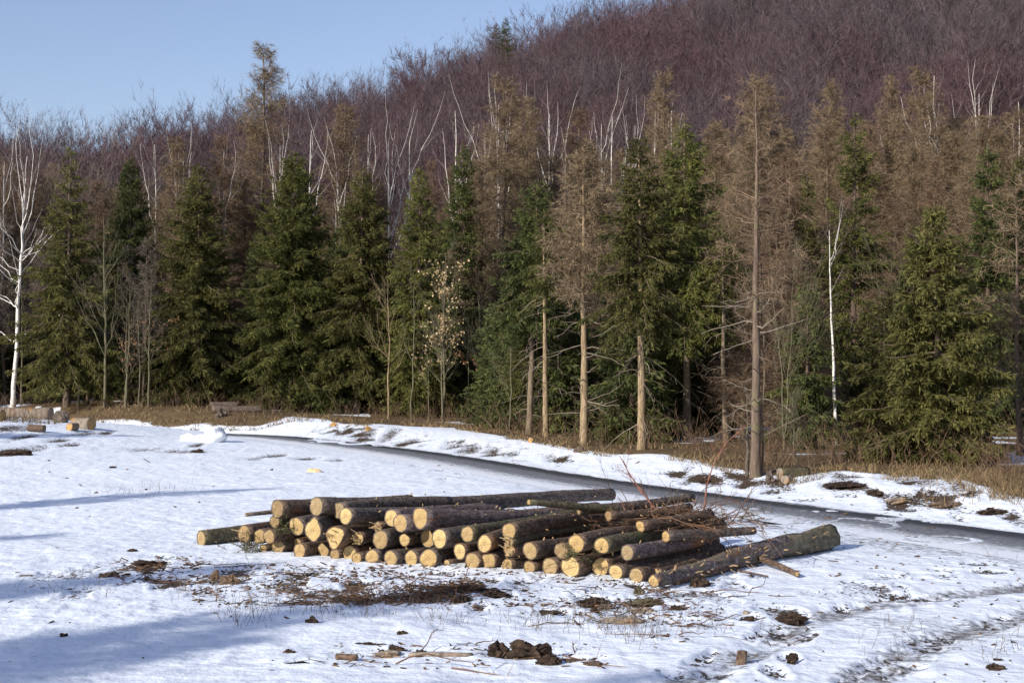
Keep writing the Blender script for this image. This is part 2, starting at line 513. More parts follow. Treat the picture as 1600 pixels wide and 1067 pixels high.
def log_bark(name, a, bb, cc, moss, moss_amt, bare, bare_amt):
    m, nt, b = new_mat(name); g = N(nt)
    co = g.coord('Object')
    v = g.map(co, (.45, 1, 1))
    n1 = g.noise(v, 16, 5, .65); n2 = g.voro(g.map(co, (.6, 1, 1)), 26)
    f = g.math('ADD', g.math('MULTIPLY', n1, .7), g.math('MULTIPLY', n2, .35))
    c = g.ramp(f, [(.32, a), (.52, bb), (.72, cc)])
    off = g.node('ShaderNodeVectorMath', operation='ADD'); g.put(off.inputs[0], co)
    cx = g.node('ShaderNodeCombineXYZ'); g.put(cx.inputs[0], g.math('MULTIPLY', g.objrand(), 57.0)); nt.links.new(cx.outputs[0], off.inputs[1])
    o2 = off.outputs[0]
    c = g.mix(g.step(g.noise(o2, 1.9, 4, .65), 1 - moss_amt - .1, 1 - moss_amt + .06, 0, .8), c, moss)
    c = g.mix(g.step(g.noise(g.map(o2, (.5, 1.3, 1.3)), 3.4, 4, .65), 1 - bare_amt - .03, 1 - bare_amt + .03), c, bare)
    g.put(b.inputs['Base Color'], c); b.inputs['Roughness'].default_value = .82
    g.put(b.inputs['Normal'], g.bump(f, .8, .02))
    return m
MAT['log_brown'] = log_bark('brown log bark', (.034, .022, .016), (.105, .070, .048), (.205, .145, .105), (.085, .08, .04), .30, (.21, .105, .05), .36)
MAT['log_grey'] = log_bark('grey log bark', (.036, .026, .022), (.105, .080, .066), (.20, .165, .138), (.09, .085, .042), .32, (.19, .10, .05), .32)
MAT['log_moss'] = log_bark('mossy log bark', (.035, .028, .018), (.085, .072, .042), (.165, .14, .09), (.075, .08, .03), .40, (.20, .11, .055), .34)
MAT['log_purple'] = log_bark('smooth slate log bark', (.040, .027, .025), (.120, .088, .084), (.225, .18, .165), (.10, .085, .05), .32, (.20, .10, .055), .37)
MAT['log_rough'] = log_bark('rough slate bark with brown flakes', (.038, .026, .024), (.125, .095, .090), (.30, .25, .225), (.17, .14, .09), .45, (.19, .095, .05), .40)
m = MAT['log_rough']; nt = m.node_tree; b = nt.nodes['Principled BSDF']; g = N(nt)
src = b.inputs['Base Color'].links[0].from_socket
co = g.coord('Object'); sp = g.node('ShaderNodeSeparateXYZ'); g.put(sp.inputs[0], co)
wv = g.math('ADD', sp.outputs[0], g.math('MULTIPLY', g.noise(co, 3, 4), 1.2))
far_c = g.ramp(g.noise(g.map(co, (.5, 1, 1)), 12, 5, .65), [(.34, (.06, .05, .032)), (.55, (.165, .14, .092)), (.7, (.26, .22, .15))])
g.put(b.inputs['Base Color'], g.mix(g.step(wv, 5.0, 5.25), src, far_c))
MAT['stub'] = plain_mat('pale broken branch stubs', (.22, .14, .07), (.50, .36, .19), 12)
MAT['splinter'] = plain_mat('fresh splintered wood', (.55, .38, .18), (.78, .60, .34), 14)
MAT['old_wood'] = bark_mat('weathered log wood', (.10, .08, .06), (.24, .20, .16), (.34, .30, .25), 7, (.30, .16, .06), .33)
MAT['orange_cut'] = plain_mat('orange sawn wood', (.34, .19, .07), (.52, .34, .15), 9)
MAT['clod'] = plain_mat('dark bark and earth', (.014, .009, .007), (.070, .044, .028), 9)
MAT['bark_chip'] = plain_mat('bark scraps', (.030, .019, .013), (.17, .105, .06), island=True)
MAT['red_twig'] = plain_mat('reddish brown twigs', (.12, .045, .032), (.30, .15, .10), 8)
MAT['brown_twig'] = plain_mat('brown twigs', (.060, .034, .023), (.20, .115, .066), island=True)
MAT['dry_grass'] = plain_mat('dry grass', (.10, .070, .036), (.27, .195, .105), island=True)
MAT['brush'] = plain_mat('bramble stems', (.07, .042, .028), (.185, .122, .075), island=True)
MAT['stubble'] = plain_mat('dead stalks', (.05, .045, .045), (.20, .16, .12), island=True)
MAT['fir_sprig'] = plain_mat('green sprigs', (.018, .04, .012), (.06, .10, .025), island=True)

# ------------------------------------------------------------------ ground masks
DIRT = [  # photo pixel u, v, half-width px, half-height px, strength
    (275, 906, 55, 6, .8), (235, 884, 26, 6, .95), (350, 905, 40, 8, .8), (430, 918, 55, 6, .75), (500, 932, 60, 3.5, .62), (600, 937, 60, 3, .58), (665, 930, 40, 10, .9), (580, 912, 60, 3, .6), (640, 918, 45, 3, .6),
    (735, 913, 32, 9, 1.1), (722, 932, 14, 8, 1.1), (770, 925, 28, 6, .9), (740, 947, 14, 4, .7), (690, 895, 30, 5, .7), (820, 908, 30, 4, .8), (850, 900, 22, 4, .7), (860, 955, 24, 4, .9), (925, 938, 22, 6, 1.0), (975, 968, 30, 4, .9), (1000, 940, 34, 5, .75), (930, 920, 18, 4, .7), (1055, 950, 20, 5, .8), (1165, 966, 16, 4, .8), (1240, 958, 22, 9, 1.2), (1215, 950, 26, 4, .8),
    (15, 706, 28, 4, 1.2), (40, 682, 12, 3, .9), (90, 688, 16, 2.5, .8), (135, 677, 16, 2, .8), (165, 676, 12, 2, .8), (110, 694, 14, 2, .7), (290, 705, 60, 2, .6), (225, 702, 35, 2, .6), (310, 694, 9, 2.5, .9), (20, 668, 22, 3, .8), (60, 697, 18, 2, .6),
    (430, 712, 20, 2.5, .7), (480, 716, 20, 2.5, .7), (525, 719, 14, 2, .7), (400, 716, 16, 2.5, .6), (650, 728, 12, 2, .6), (690, 735, 14, 2, .6), (720, 740, 12, 2, .6), (700, 748, 14, 2, .5),
    (570, 680, 22, 5, .9), (610, 679, 14, 5, .95), (640, 690, 22, 3, .9), (710, 697, 20, 3, .8), (735, 702, 20, 4, 1.0), (770, 705, 14, 4, 1.0), (800, 709, 14, 3, .9), (880, 718, 12, 3, .9), (860, 713, 12, 3, .8), (540, 674, 30, 5, .7),
    (1060, 742, 14, 3, 1.0), (1085, 746, 14, 4, 1.0), (1115, 752, 20, 4, 1.1), (1160, 745, 20, 6, 1.1), (1210, 750, 30, 8, 1.1), (1160, 760, 14, 2.5, .8), (1320, 757, 30, 5, 1.1), (1370, 769, 12, 5, 1.1), (1420, 780, 26, 7, 1.1), (1475, 787, 24, 5, 1.1), (1395, 773, 20, 4, .9), (1440, 752, 30, 5, .9), (1550, 799, 26, 4, .9), (1580, 803, 16, 3, .9), (1500, 762, 34, 6, .8), (1320, 738, 24, 6, .7),
    (1180, 812, 60, 6, .7), (1130, 808, 22, 5, .8), (1300, 820, 30, 4, .5), (1470, 843, 38, 3.5, .9), (1330, 817, 24, 3, .7), (1375, 822, 20, 3, .6),
    (1385, 918, 16, 5, .8), (1408, 917, 12, 6, .8), (1470, 890, 30, 3, .7), (1540, 893, 36, 3, .8), (1530, 881, 20, 3, .7), (1440, 935, 40, 3, .9), (1340, 950, 20, 3, .5), (1410, 953, 12, 2, .7), (1560, 965, 18, 3, .7),
    (1235, 1027, 16, 8, .9), (1210, 1050, 20, 10, .9), (1120, 1056, 36, 8, .85), (1050, 1055, 22, 6, .8), (1310, 952, 14, 5, .6), (1215, 992, 18, 8, .7), (1480, 1005, 22, 6, .6), (1450, 1015, 22, 8, .6), (1430, 1045, 26, 10, .6),
    (640, 1015, 100, 4, .6), (830, 1020, 60, 7, .7), (900, 1030, 40, 3, .6), (470, 1035, 18, 3, .6),
]
FL = [(-200, 655), (0, 657), (90, 661), (150, 657), (240, 664), (330, 665), (400, 667), (450, 655), (500, 655), (560, 664), (600, 663), (700, 668), (780, 681), (830, 689), (900, 703), (960, 710), (1040, 712), (1100, 722), (1170, 744), (1250, 748), (1310, 738), (1400, 746), (1460, 744), (1520, 760), (1600, 782), (1800, 812)]
_fa = []; _fr = []
for u_, v_ in FL:
    p_ = ground(u_, v_, 12, 120)
    _fa.append(math.atan2(p_[0], p_[1])); _fr.append(math.hypot(p_[0], p_[1]))

def masks(x, y):
    r = np.hypot(x, y); az = np.arctan2(x, y)
    s, al = dist_poly(x, y, ROAD)
    rb = np.interp(az, _fa, _fr)
    forest = sstep(-1.2, 1.6, r - rb + 2.2 * (fbm(x / 1.6, y / 1.6, 3, 61) - .5)) * (s > .3)
    forest = np.maximum(forest, (s > 11) * 1.0)
    # thawed patches and drifted snow among the trees
    sn = sstep(.60, .68, fbm(x / 3.3, y / 3.3, 3, 99)) * sstep(5, 11, r - rb) * (r < 110)
    forest = forest * (1 - .9 * sn)
    dirt = np.zeros_like(x)
    for u, v, w, h, st in DIRT:
        p = ground(u, v, 9, 140)
        if v < 726 and u < 540: st = st + .20
        sw = w * p[1] / F; sd = max(h * p[1] ** 2 / (F * CAM_Z), .12)
        e = ((x - p[0]) / sw) ** 2 + ((y - p[1]) / sd) ** 2
        dirt = np.maximum(dirt, st * .72 * np.exp(-e * .6))
    sc = fbm(x / .55, y / .9, 4, 7)
    def blob(u, v, rx, ry):
        p = flat(u, v)
        return np.exp(-((x - p[0]) / rx) ** 2 - ((y - p[1]) / ry) ** 2)
    w = .36 * blob(560, 915, 5.0, 2.2) + .34 * blob(900, 925, 3.0, 2.0) + .35 * blob(250, 900, 3.0, 2.0) + .3 * blob(1440, 900, 3.0, 3.0) + .35 * blob(1200, 810, 4, 3)
    bank = sstep(.1, .8, s) * (1 - sstep(3, 6, s)) * (1 - forest)
    w = w + bank * (.40 + .1 * sstep(-2, 8, x)) + .16 * (s < -3) * sstep(9, 16, r) + .18 * blob(100, 690, 12, 10)
    dirt = dirt + .95 * w * sstep(.48, .72, sc + .10 * (fbm(x / 3, y / 3, 2, 3) - .5))
    dirt = dirt * (1 - forest)
    dirt = np.maximum(dirt, .8 * sstep(.0, .12, s) * (1 - sstep(.15, .45, s)) * (r < 75) * sstep(.35, .6, fbm(x / .8, y / .8, 3, 19)))
    ice = np.zeros_like(x)
    for P, wd in RUTW:
        d, a = dist_poly(x, y, P)
        ice = np.maximum(ice,   .64 * np.exp(-(np.abs(d) / (wd * 1.8)) ** 2) * (.40 + .9 * fbm(x / .7, y / .7, 3, 8)))
    dA, _ = dist_poly(x, y, RUTW[0][0]); dB, _ = dist_poly(x, y, RUTW[1][0])
    ice = np.maximum(ice, .36 * blob(1430, 985, 2.8, 3.2) * (.6 + .8 * fbm(x / .5, y / .8, 3, 18)))
    dirt = np.maximum(dirt, .62 * np.maximum(np.exp(-((np.abs(dA) - .30) / .13) ** 2), .9 * np.exp(-((np.abs(dB) - .1) / .25) ** 2)) * sstep(.46, .62, fbm(x / .5, y / .5, 3, 33)))
    ice = np.maximum(ice, .42 * sstep(-6.5, -3.3, s) * (s < 0) * (.5 + fbm(x / 1.2, y / 1.2, 3, 4)) * sstep(-8, 6, x))
    return dirt, ice, forest

# ------------------------------------------------------------------ the ground sheet
A_in = np.arange(-26, 26.001, .105)
A_out = np.concatenate([np.arange(26.5, 60, 1.0), np.arange(60, 300, 4.0), np.arange(300, 333.6, 1.0)])
ANG = np.radians(np.concatenate([A_in, A_out]))
_r = [1.2]
while _r[-1] < 2500:
    d = _r[-1]
    st = .06 if d < 10 else (.0052 * d if d < 48 else (.009 * d if d < 130 else .03 * d))
    _r.append(d + max(st, .05) if d > 9 else d + .5)
RAD = np.array(_r)
RR, AA = np.meshgrid(RAD, ANG, indexing='ij')
X = (RR * np.sin(AA)).ravel(); Y = (RR * np.cos(AA)).ravel()
Z = hf(X, Y)
DI, IC, FO = masks(X, Y)
Z = Z - .028 * sstep(.2, .6, DI) + .016 * sstep(.05, .2, DI) * (1 - sstep(.25, .4, DI))
nr, na_ = RR.shape
idx = np.arange(nr * na_).reshape(nr, na_)
a_ = idx[:-1]; b_ = idx[1:]
Qd = np.stack([a_, b_, np.roll(b_, -1, 1), np.roll(a_, -1, 1)], -1).reshape(-1, 4)
g0 = Geo(); g0.add(np.stack([X, Y, Z], 1), Q=Qd)
cen = len(X)
g0.add([[0, 0, hz(0, 0)]], T=None)
g0.T.append(np.stack([idx[0], np.roll(idx[0], -1), np.full(na_, cen)], -1)); g0.tm.append(np.zeros(na_, int))
me = g0.mesh('snow_ground', MAT['snow'], True)
for nm_, arr in (('dirt', DI), ('ice', IC), ('forest', FO)):
    at = me.attributes.new(nm_, 'FLOAT', 'POINT'); at.data.foreach_set('value', np.append(arr, 0).astype(np.float32))
tag(link('snow_ground', me), 'snow covered clearing with thawed earth patches and brown forest floor', 'ground', kind='structure')

# ------------------------------------------------------------------ the road
seg = []
for a, c in zip(ROAD[:-1], ROAD[1:]):
    nseg = max(2, int(np.hypot(*(c - a)) / .5))
    seg += [a + (c - a) * t for t in np.linspace(0, 1, nseg, endpoint=False)]
RC = np.array(seg)
for _ in range(30):
    RC[1:-1] = RC[1:-1] * .5 + .25 * (RC[:-2] + RC[2:])
tn = nrm(np.gradient(RC, axis=0)); nn = np.stack([tn[:, 1], -tn[:, 0]], 1)
alr = np.concatenate([[0], np.cumsum(np.hypot(*np.diff(RC, axis=0).T))])
sacross = np.linspace(-3.15, .16, 14)
V = []; UV = []
for i in range(len(RC)):
    for s_ in sacross:
        p = RC[i] + nn[i] * s_
        V.append((p[0], p[1], -.022 + .012 * math.sin(alr[i] * 1.3 + s_) * 0)); UV.append((alr[i], s_))
V = np.array(V); UV = np.array(UV)
V[:, 2] = np.maximum(hf(V[:, 0], V[:, 1]) + .010, -.02)
ni = len(sacross); ii = np.arange(len(V)).reshape(-1, ni)
Qr = np.stack([ii[:-1, :-1], ii[:-1, 1:], ii[1:, 1:], ii[1:, :-1]], -1).reshape(-1, 4)
gr = Geo(); gr.add(V, Q=Qr)
me = gr.mesh('forest_road', MAT['road'], True)
uvl = me.uv_layers.new(name='UVMap')
vi = np.empty(len(me.loops), np.int32); me.loops.foreach_get('vertex_index', vi)
uvl.data.foreach_set('uv', UV[vi].astype(np.float32).ravel())
tag(link('road', me), 'narrow wet forest road with slush and a dark wheel track', 'road', kind='structure')

# ------------------------------------------------------------------ light and sky
SUN_EL, SUN_TRAVEL = 24.5, 47.0       # light travels to the right and away from the camera
world = bpy.data.worlds.new('World'); scn.world = world; world.use_nodes = True
wn = world.node_tree.nodes; wl = world.node_tree.links
bg = wn.get('Background') or wn.new('ShaderNodeBackground')
sky = wn.new('ShaderNodeTexSky'); sky.sky_type = 'NISHITA'; sky.sun_disc = False
sky.sun_elevation = rad(SUN_EL); sky.sun_rotation = rad(SUN_TRAVEL + 180)
sky.air_density = 1.0; sky.dust_density = .8; sky.ozone_density = 2.0
tint = wn.new('ShaderNodeMix'); tint.data_type = 'RGBA'; tint.blend_type = 'MULTIPLY'; tint.inputs[0].default_value = 1.0
tint.inputs[7].default_value = (1.10, .97, 1.0, 1)      # lavender tint multiplied into the sky's colour, standing in for haze
wl.new(sky.outputs[0], tint.inputs[6]); wl.new(tint.outputs[2], bg.inputs[0]); bg.inputs[1].default_value = 0.145
sl = bpy.data.lights.new('sun', 'SUN'); sl.energy = 4.9; sl.angle = rad(.5); sl.color = (1.0, .93, .82)
so = bpy.data.objects.new('sun', sl); COL.objects.link(so)
ld = Vector((math.sin(rad(SUN_TRAVEL)) * math.cos(rad(SUN_EL)), math.cos(rad(SUN_TRAVEL)) * math.cos(rad(SUN_EL)), -math.sin(rad(SUN_EL))))
so.rotation_euler = ld.to_track_quat('-Z', 'Y').to_euler(); so.location = (-40, -30, 40)
scn.view_settings.view_transform = 'Standard'; scn.view_settings.look = 'None'
scn.view_settings.exposure = 0.2; scn.view_settings.gamma = 1.0
# ------------------------------------------------------------------ tree builders (metres, base at the origin)
def fit_height(h, *gs):
    """scale a finished tree evenly so that its tip is at height h"""
    zm = max(float(v[:, 2].max()) for g_ in gs for v in g_.V)
    for g_ in gs:
        g_.V = [v * (h / zm) for v in g_.V]

def trunk_line(h, r0, rng, k=14, wob=.012, lean=(0, 0), flare=1.22, rtop=.08):
    k = int(k * 1.7); t = np.linspace(0, 1, k)
    P = np.zeros((1, k, 3)); P[0, :, 2] = t * h
    w = rng.normal(size=(k, 2)) * wob * h / 4.2; w[0] = 0
    P[0, :, :2] = np.cumsum(w, 0) * .5 + np.outer(t, lean)
    R = r0 * (1 - t * (1 - rtop)) * rng.uniform(.92, 1.07, k); R[0] *= flare; R[1] *= 1.04
    P[0, 0, 2] = -.25
    return P, R[None]

def make_spruce(h, rad_, cb, seed, mat, bark='spruce_bark', r0=None, lean=(0, 0), dens=1.0, droop=.46, dead=0.0, thin=1.0, bite=.25, stubs=0):
    """h height, rad_ crown radius, cb height of the lowest green branches"""
    rng = np.random.default_rng(seed)
    r0 = r0 or .011 * h + .04
    P, R = trunk_line(h, r0, rng, 16, .008, lean)
    gt = Geo(); tubes(gt, P, R, 9)
    gc = Geo()
    # branches
    nb = int((h - cb) * 25 * dens * thin)
    tz = rng.beta(1.0, 1.15, nb)
    tz = np.sort(tz)
    az = (np.arange(nb) * 2.399 + rng.normal(0, .5, nb)) % (2 * math.pi)
    zz = cb + (h * .985 - cb) * tz
    zz = np.round(zz / .33) * .33 + rng.normal(0, .06, nb)      # loose whorls
    tz = np.clip((zz - cb) / (h - cb), 0, .99)
    prof = (1 - tz) ** .72 * np.minimum(1, .68 + tz * 3.2)
    # lumps and bites so that the outline is uneven
    ln = vnoise(az * 1.4 + seed, zz * .75, seed) * .5 + vnoise(az * 2.9 + 7, zz * 1.6, seed + 3) * .5
    L = rad_ * 1.08 * prof * (1 - bite + 1.9 * bite * ln) * rng.uniform(.62, 1.16, nb) + .12
    keep = (ln > .20) | (rng.random(nb) < .5)
    zz, az, tz, L = zz[keep], az[keep], tz[keep], L[keep]; nb = len(L)
    el = np.radians(-16 + 52 * tz ** 1.6 + rng.normal(0, 7, nb))
    D = np.stack([np.cos(az) * np.cos(el), np.sin(az) * np.cos(el), np.sin(el)], 1)
    S, _, _ = sample(P, R, np.clip(zz / h, 0, .999), np.zeros(nb, int))
    bend = np.zeros((nb, 3)); bend[:, 2] = (-droop * (1 - tz) + .10) * rng.uniform(.4, 1.2, nb)
    B = polyline(S, D, L, 6, bend, .10, rng)
    B[:, -1, 2] += .06 * L; 
    BR = np.clip(.010 + .012 * L, .01, .035)[:, None] * np.linspace(1, .25, 6)[None]
    tubes(gc, B, BR, 3, m=1)
    # side twigs along each branch, hanging
    per = np.maximum(5, (L * 18 * dens).astype(int))
    bi = np.repeat(np.arange(nb), per); s = rng.uniform(.06, 1.0, len(bi)) ** .9
    p, t, _ = sample(B, BR, np.minimum(s, .999), bi)
    side = nrm(np.cross(t, np.array([0, 0, 1.0]))) * np.where(rng.random(len(bi)) < .5, 1, -1)[:, None]
    d = nrm(t * rng.uniform(.4, 1.0, (len(bi), 1)) + side * rng.uniform(.25, 1.0, (len(bi), 1)) + np.array([0, 0, -1.0]) * rng.uniform(0, 1.0, (len(bi), 1)))
    Lt = (.16 + .34 * L[bi] * (1 - .75 * s)) * rng.uniform(.6, 1.2, len(bi)); Lt = np.clip(Lt, .12, .75)
    end = p + d * Lt[:, None]
    sd = perp(d, rng)
    kites(gc, p, end, np.clip(.026 + .030 * Lt, .02, .05)[:, None] * rng.uniform(.8, 1.3, (len(bi), 1)), sd)
    # needled branchlets along each twig
    q = np.maximum(3, (Lt * 15 * thin).astype(int))
    ti = np.repeat(np.arange(len(bi)), q); u = rng.uniform(.1, 1, len(ti))[:, None]
    pp = p[ti] + d[ti] * Lt[ti][:, None] * u
    dd = nrm(d[ti] * .7 + perp(d[ti], rng) * .8 + np.array([0, 0, -1.0]) * rng.uniform(0, .6, (len(ti), 1)))
    l2 = rng.uniform(.09, .24, (len(ti), 1))
    kites(gc, pp, pp + dd * l2, rng.uniform(.014, .030, (len(ti), 1)), perp(dd, rng))
    # leader
    top = P[0, -1]
    nl = 26
    zl = rng.uniform(.0, .8, nl); al = rng.uniform(0, 6.283, nl)
    p0 = top[None] - np.array([0, 0, 1.0]) * zl[:, None]
    dl = np.stack([np.cos(al) * .7, np.sin(al) * .7, np.full(nl, .75)], 1)
    kites(gc, p0, p0 + dl * (.10 + .30 * zl)[:, None], np.full((nl, 1), .03), perp(nrm(dl), rng))
    # bare dead branches under the green crown
    if cb > 1.6 and dead > 0:
        nd = int(cb * 7 * dead)
        zd = rng.uniform(.8, cb + .4, nd); ad = rng.uniform(0, 6.283, nd)
        S, _, rr = sample(P, R, zd / h, np.zeros(nd, int))
        Dd = np.stack([np.cos(ad), np.sin(ad), rng.uniform(-.45, .12, nd)], 1)
        Ld = rng.uniform(.25, 1.0, nd) * min(1.9, rad_ * 1.05)
        bd = np.zeros((nd, 3)); bd[:, 2] = -.3
        Bd = polyline(S, nrm(Dd), Ld, 5, bd, .2, rng)
        Rd = np.full((nd, 1), .014) * np.linspace(1, .3, 5)[None]
        tubes(gc, Bd, Rd, 3, m=2)
        C, CR = children(Bd, Rd, 5, .2, 1, .5, 1.1, .42, rng, 3, up=-.35, wig=.15)
        spikes(gc, C[:, 0], C[:, -1], .012, rng, m=2)
    if stubs:
        zs = rng.uniform(.6, cb + 1, stubs); a2 = rng.uniform(0, 6.283, stubs)
        S, _, rr = sample(P, R, zs / h, np.zeros(stubs, int))
        Dd = nrm(np.stack([np.cos(a2), np.sin(a2), rng.uniform(-.5, .4, stubs)], 1))
        Bd = polyline(S, Dd, rng.uniform(.15, .5, stubs), 3, None, .1, rng)
        tubes(gt, Bd, np.full((stubs, 1), .018) * np.array([[1, .8, .5]]), 4)
    tm = gt.mesh('spruce_trunk', MAT[bark], True)
    cm = gc.mesh('spruce_crown', [MAT[mat], MAT['dark_bark'], MAT['dead_twig']])
    return tm, cm

def make_larch(h, rad_, cb, seed, twig='larch_twig', bark='larch_bark', r0=None, dens=1.0, lean=(0, 0), dead=0.0, tw=.019):
    """leafless larch: straight stem, long thin swept branches with a haze of hanging twigs"""
    rng = np.random.default_rng(seed)
    r0 = r0 or .009 * h + .03
    P, R = trunk_line(h, r0, rng, 18, .010, lean)
    gt = Geo(); tubes(gt, P, R, 9)
    gc = Geo()
    nb = int((h - cb) * 17 * dens)
    tz = rng.beta(1.0, 1.05, nb); az = rng.uniform(0, 6.283, nb)
    zz = cb + (h * .99 - cb) * tz
    ln = vnoise(az * 1.5 + seed, zz * .7, seed)
    L = rad_ * ((1 - tz) ** .62 * np.minimum(1, .6 + 2.5 * tz)) * (.80 + .45 * ln) * rng.uniform(.6, 1.2, nb) + .32
    el = np.radians(-8 + 48 * tz ** 1.3 + rng.normal(0, 12, nb))
    D = np.stack([np.cos(az) * np.cos(el), np.sin(az) * np.cos(el), np.sin(el)], 1)
    S, _, _ = sample(P, R, np.clip(zz / h, 0, .999), np.zeros(nb, int))
    bend = np.zeros((nb, 3)); bend[:, 2] = rng.uniform(-.15, .4, nb)
    B = polyline(S, D, L, 6, bend, .22, rng)
    BR = np.clip(.007 + .007 * L, .008, .022)[:, None] * np.linspace(1, .3, 6)[None]
    tubes(gc, B, BR, 3, m=0)
    per = np.maximum(4, (L * 12 * dens).astype(int))
    C, CR = children(B, BR, per, .1, 1, .5, 1.2, .42, rng, 3, up=.05, droop=.18, wig=.15)
    L2 = np.linalg.norm(C[:, -1] - C[:, 0], axis=1)
    spikes(gc, C[:, 0], C[:, -1], tw, rng)
    n2 = 9
    ii = np.repeat(np.arange(len(C)), n2); u = rng.uniform(.15, 1, len(ii))[:, None]
    p = C[ii, 0] * (1 - u) + C[ii, -1] * u
    d = nrm(nrm(C[ii, -1] - C[ii, 0]) + perp(nrm(C[ii, -1] - C[ii, 0]), rng) * .9 + np.array([0, 0, -.25]))
    spikes(gc, p, p + d * rng.uniform(.10, .42, (len(ii), 1)), tw * .85, rng)
    if dead > 0:
        nd = int(cb * 5 * dead)
        zd = rng.uniform(1.2, cb + .5, nd); ad = rng.uniform(0, 6.283, nd)
        S, _, rr = sample(P, R, zd / h, np.zeros(nd, int))
        Dd = nrm(np.stack([np.cos(ad), np.sin(ad), rng.uniform(-.3, .35, nd)], 1))
        bd = np.zeros((nd, 3)); bd[:, 2] = rng.uniform(-.25, .35, nd)
        Bd = polyline(S, Dd, rng.uniform(.3, 1.2, nd) * rad_ * 1.15, 6, bd, .2, rng)
        Rd = np.full((nd, 1), .018) * np.linspace(1, .3, 6)[None]
        tubes(gc, Bd, Rd, 4, m=1)
        C, CR = children(Bd, Rd, 6, .2, 1, .4, 1.0, .4, rng, 3, up=-.1, wig=.15)
        spikes(gc, C[:, 0], C[:, -1], .014, rng, m=1)
    return gt.mesh('larch_trunk', MAT[bark], True), gc.mesh('larch_crown', [MAT[twig], MAT['dead_twig']])

def broadleaf_geo(h, seed, forks=3, spread=.45, split=.45, limbs=16, twigs=6, tw=.05, fine=4, r0=None, limb_w=1.0, up=.35, far=False):
    """bare broadleaf tree; material 0 stem and limbs, 1 twigs"""
    rng = np.random.default_rng(seed)
    r0 = r0 or .011 * h + .03
    g_t, g_c = Geo(), Geo()
    P, R = trunk_line(h * (split + .22), r0, rng, 8, .018, (rng.normal(0, .02) * h, rng.normal(0, .02) * h), rtop=.35)
    tubes(g_t, P, R, 7)
    fk, fr = children(P, R, forks, split / (split + .22) * .75, .98, .25, spread + .15, (1 - split) / (split + .22) * 1.12, rng, 7, up=up, wig=.22, rr=.75, shrink=.15)
    tubes(g_c, fk, fr * limb_w, 5, m=0)
    b1, r1 = children(np.concatenate([fk]), np.concatenate([fr]), limbs, .12, .98, .35, .95, .42, rng, 5, up=.25, wig=.25, rr=.6, shrink=.4)
    tubes(g_c, b1, r1 * limb_w, 3 if far else 4, m=0)
    b2, r2 = children(b1, r1, twigs, .1, 1.0, .3, .9, .5, rng, 4, up=.25, wig=.2, shrink=.3)
    (tubes(g_c, b2, np.maximum(r2, .006), 3, m=1) if far is False else spikes(g_c, b2[:, 0], b2[:, -1], tw * 1.3, rng, m=1))
    b3, _ = children(b2, r2, fine, .1, 1, .3, .9, .6, rng, 3, up=.2, wig=.15, shrink=.3)
    spikes(g_c, b3[:, 0], b3[:, -1], tw, rng, m=1)
    fit_height(h, g_t, g_c)
    return g_t, g_c

def make_birch(h, seed, forks=3, spread=.35, split=.5, r0=None, lean=(0, 0), limbs=7, limb_w=1.0, twigmat='beech_twig', tw=.014, low=0):
    rng = np.random.default_rng(seed)
    r0 = (r0 or .008 * h + .02) * .8
    gt, gc = Geo(), Geo()
    P, R = trunk_line(h, r0, rng, 14, .011, lean, 1.2, .12)
    tubes(gt, P, R, 8)
    fk, fr = children(P, R, forks, split, .86, .22, spread + .05, .50, rng, 8, up=.30, wig=.19, rr=.75, shrink=.55)
    tubes(gt, fk, fr * limb_w * .8, 6)
    allP = np.concatenate([fk, polyline(P[:, P.shape[1] // 2], nrm(P[:, -1] - P[:, P.shape[1] // 2]), np.array([h * .46]), 8)]); allR = np.concatenate([fr, np.linspace(r0 * .55, r0 * .12, 8)[None]])
    b1, r1 = children(allP, allR, limbs, .15, .98, .3, .8, .34, rng, 5, up=.3, wig=.25, rr=.6, shrink=.45)
    tubes(gc, b1, r1 * limb_w, 4, m=1)
    if low:
        lp, lr = children(P, R, low, .22, .62, .75, 1.25, .24, rng, 7, up=.45, wig=.25, rr=.40, shrink=.25)
        tubes(gt, lp, lr, 5)
        b1 = np.concatenate([b1]); 
        l2, l2r = children(lp, lr, 5, .3, 1, .3, .8, .4, rng, 5, up=.2, wig=.2)
        tubes(gc, l2, np.maximum(l2r, .006), 3)
        l3, _ = children(l2, l2r, 4, .1, 1, .3, .9, .5, rng, 3, up=-.1)
        spikes(gc, l3[:, 0], l3[:, -1], tw, rng)
    b2, r2 = children(np.concatenate([b1]), r1, 10, .15, 1, .3, .9, .6, rng, 4, up=.1, wig=.2)
    tubes(gc, b2, np.maximum(r2, .005), 3)
    b3, _ = children(b2, r2, 8, .1, 1, .3, 1.0, .6, rng, 3, up=-.25, wig=.15)
    spikes(gc, b3[:, 0], b3[:, -1], tw, rng)
    fit_height(h, gt, gc)
    return gt.mesh('birch_stem', MAT['birch'], True), gc.mesh('birch_twigs', [MAT[twigmat], MAT['birch_twig']])

def leaves_on(g, P0, rng, size, m):
    n = len(P0)
    d = nrm(rng.normal(size=(n, 3)) + np.array([0, 0, -.9])); s = perp(d, rng)
    l = rng.uniform(.7, 1.3, (n, 1)) * size
    kites(g, P0, P0 + d * l, l * .34, s, m)

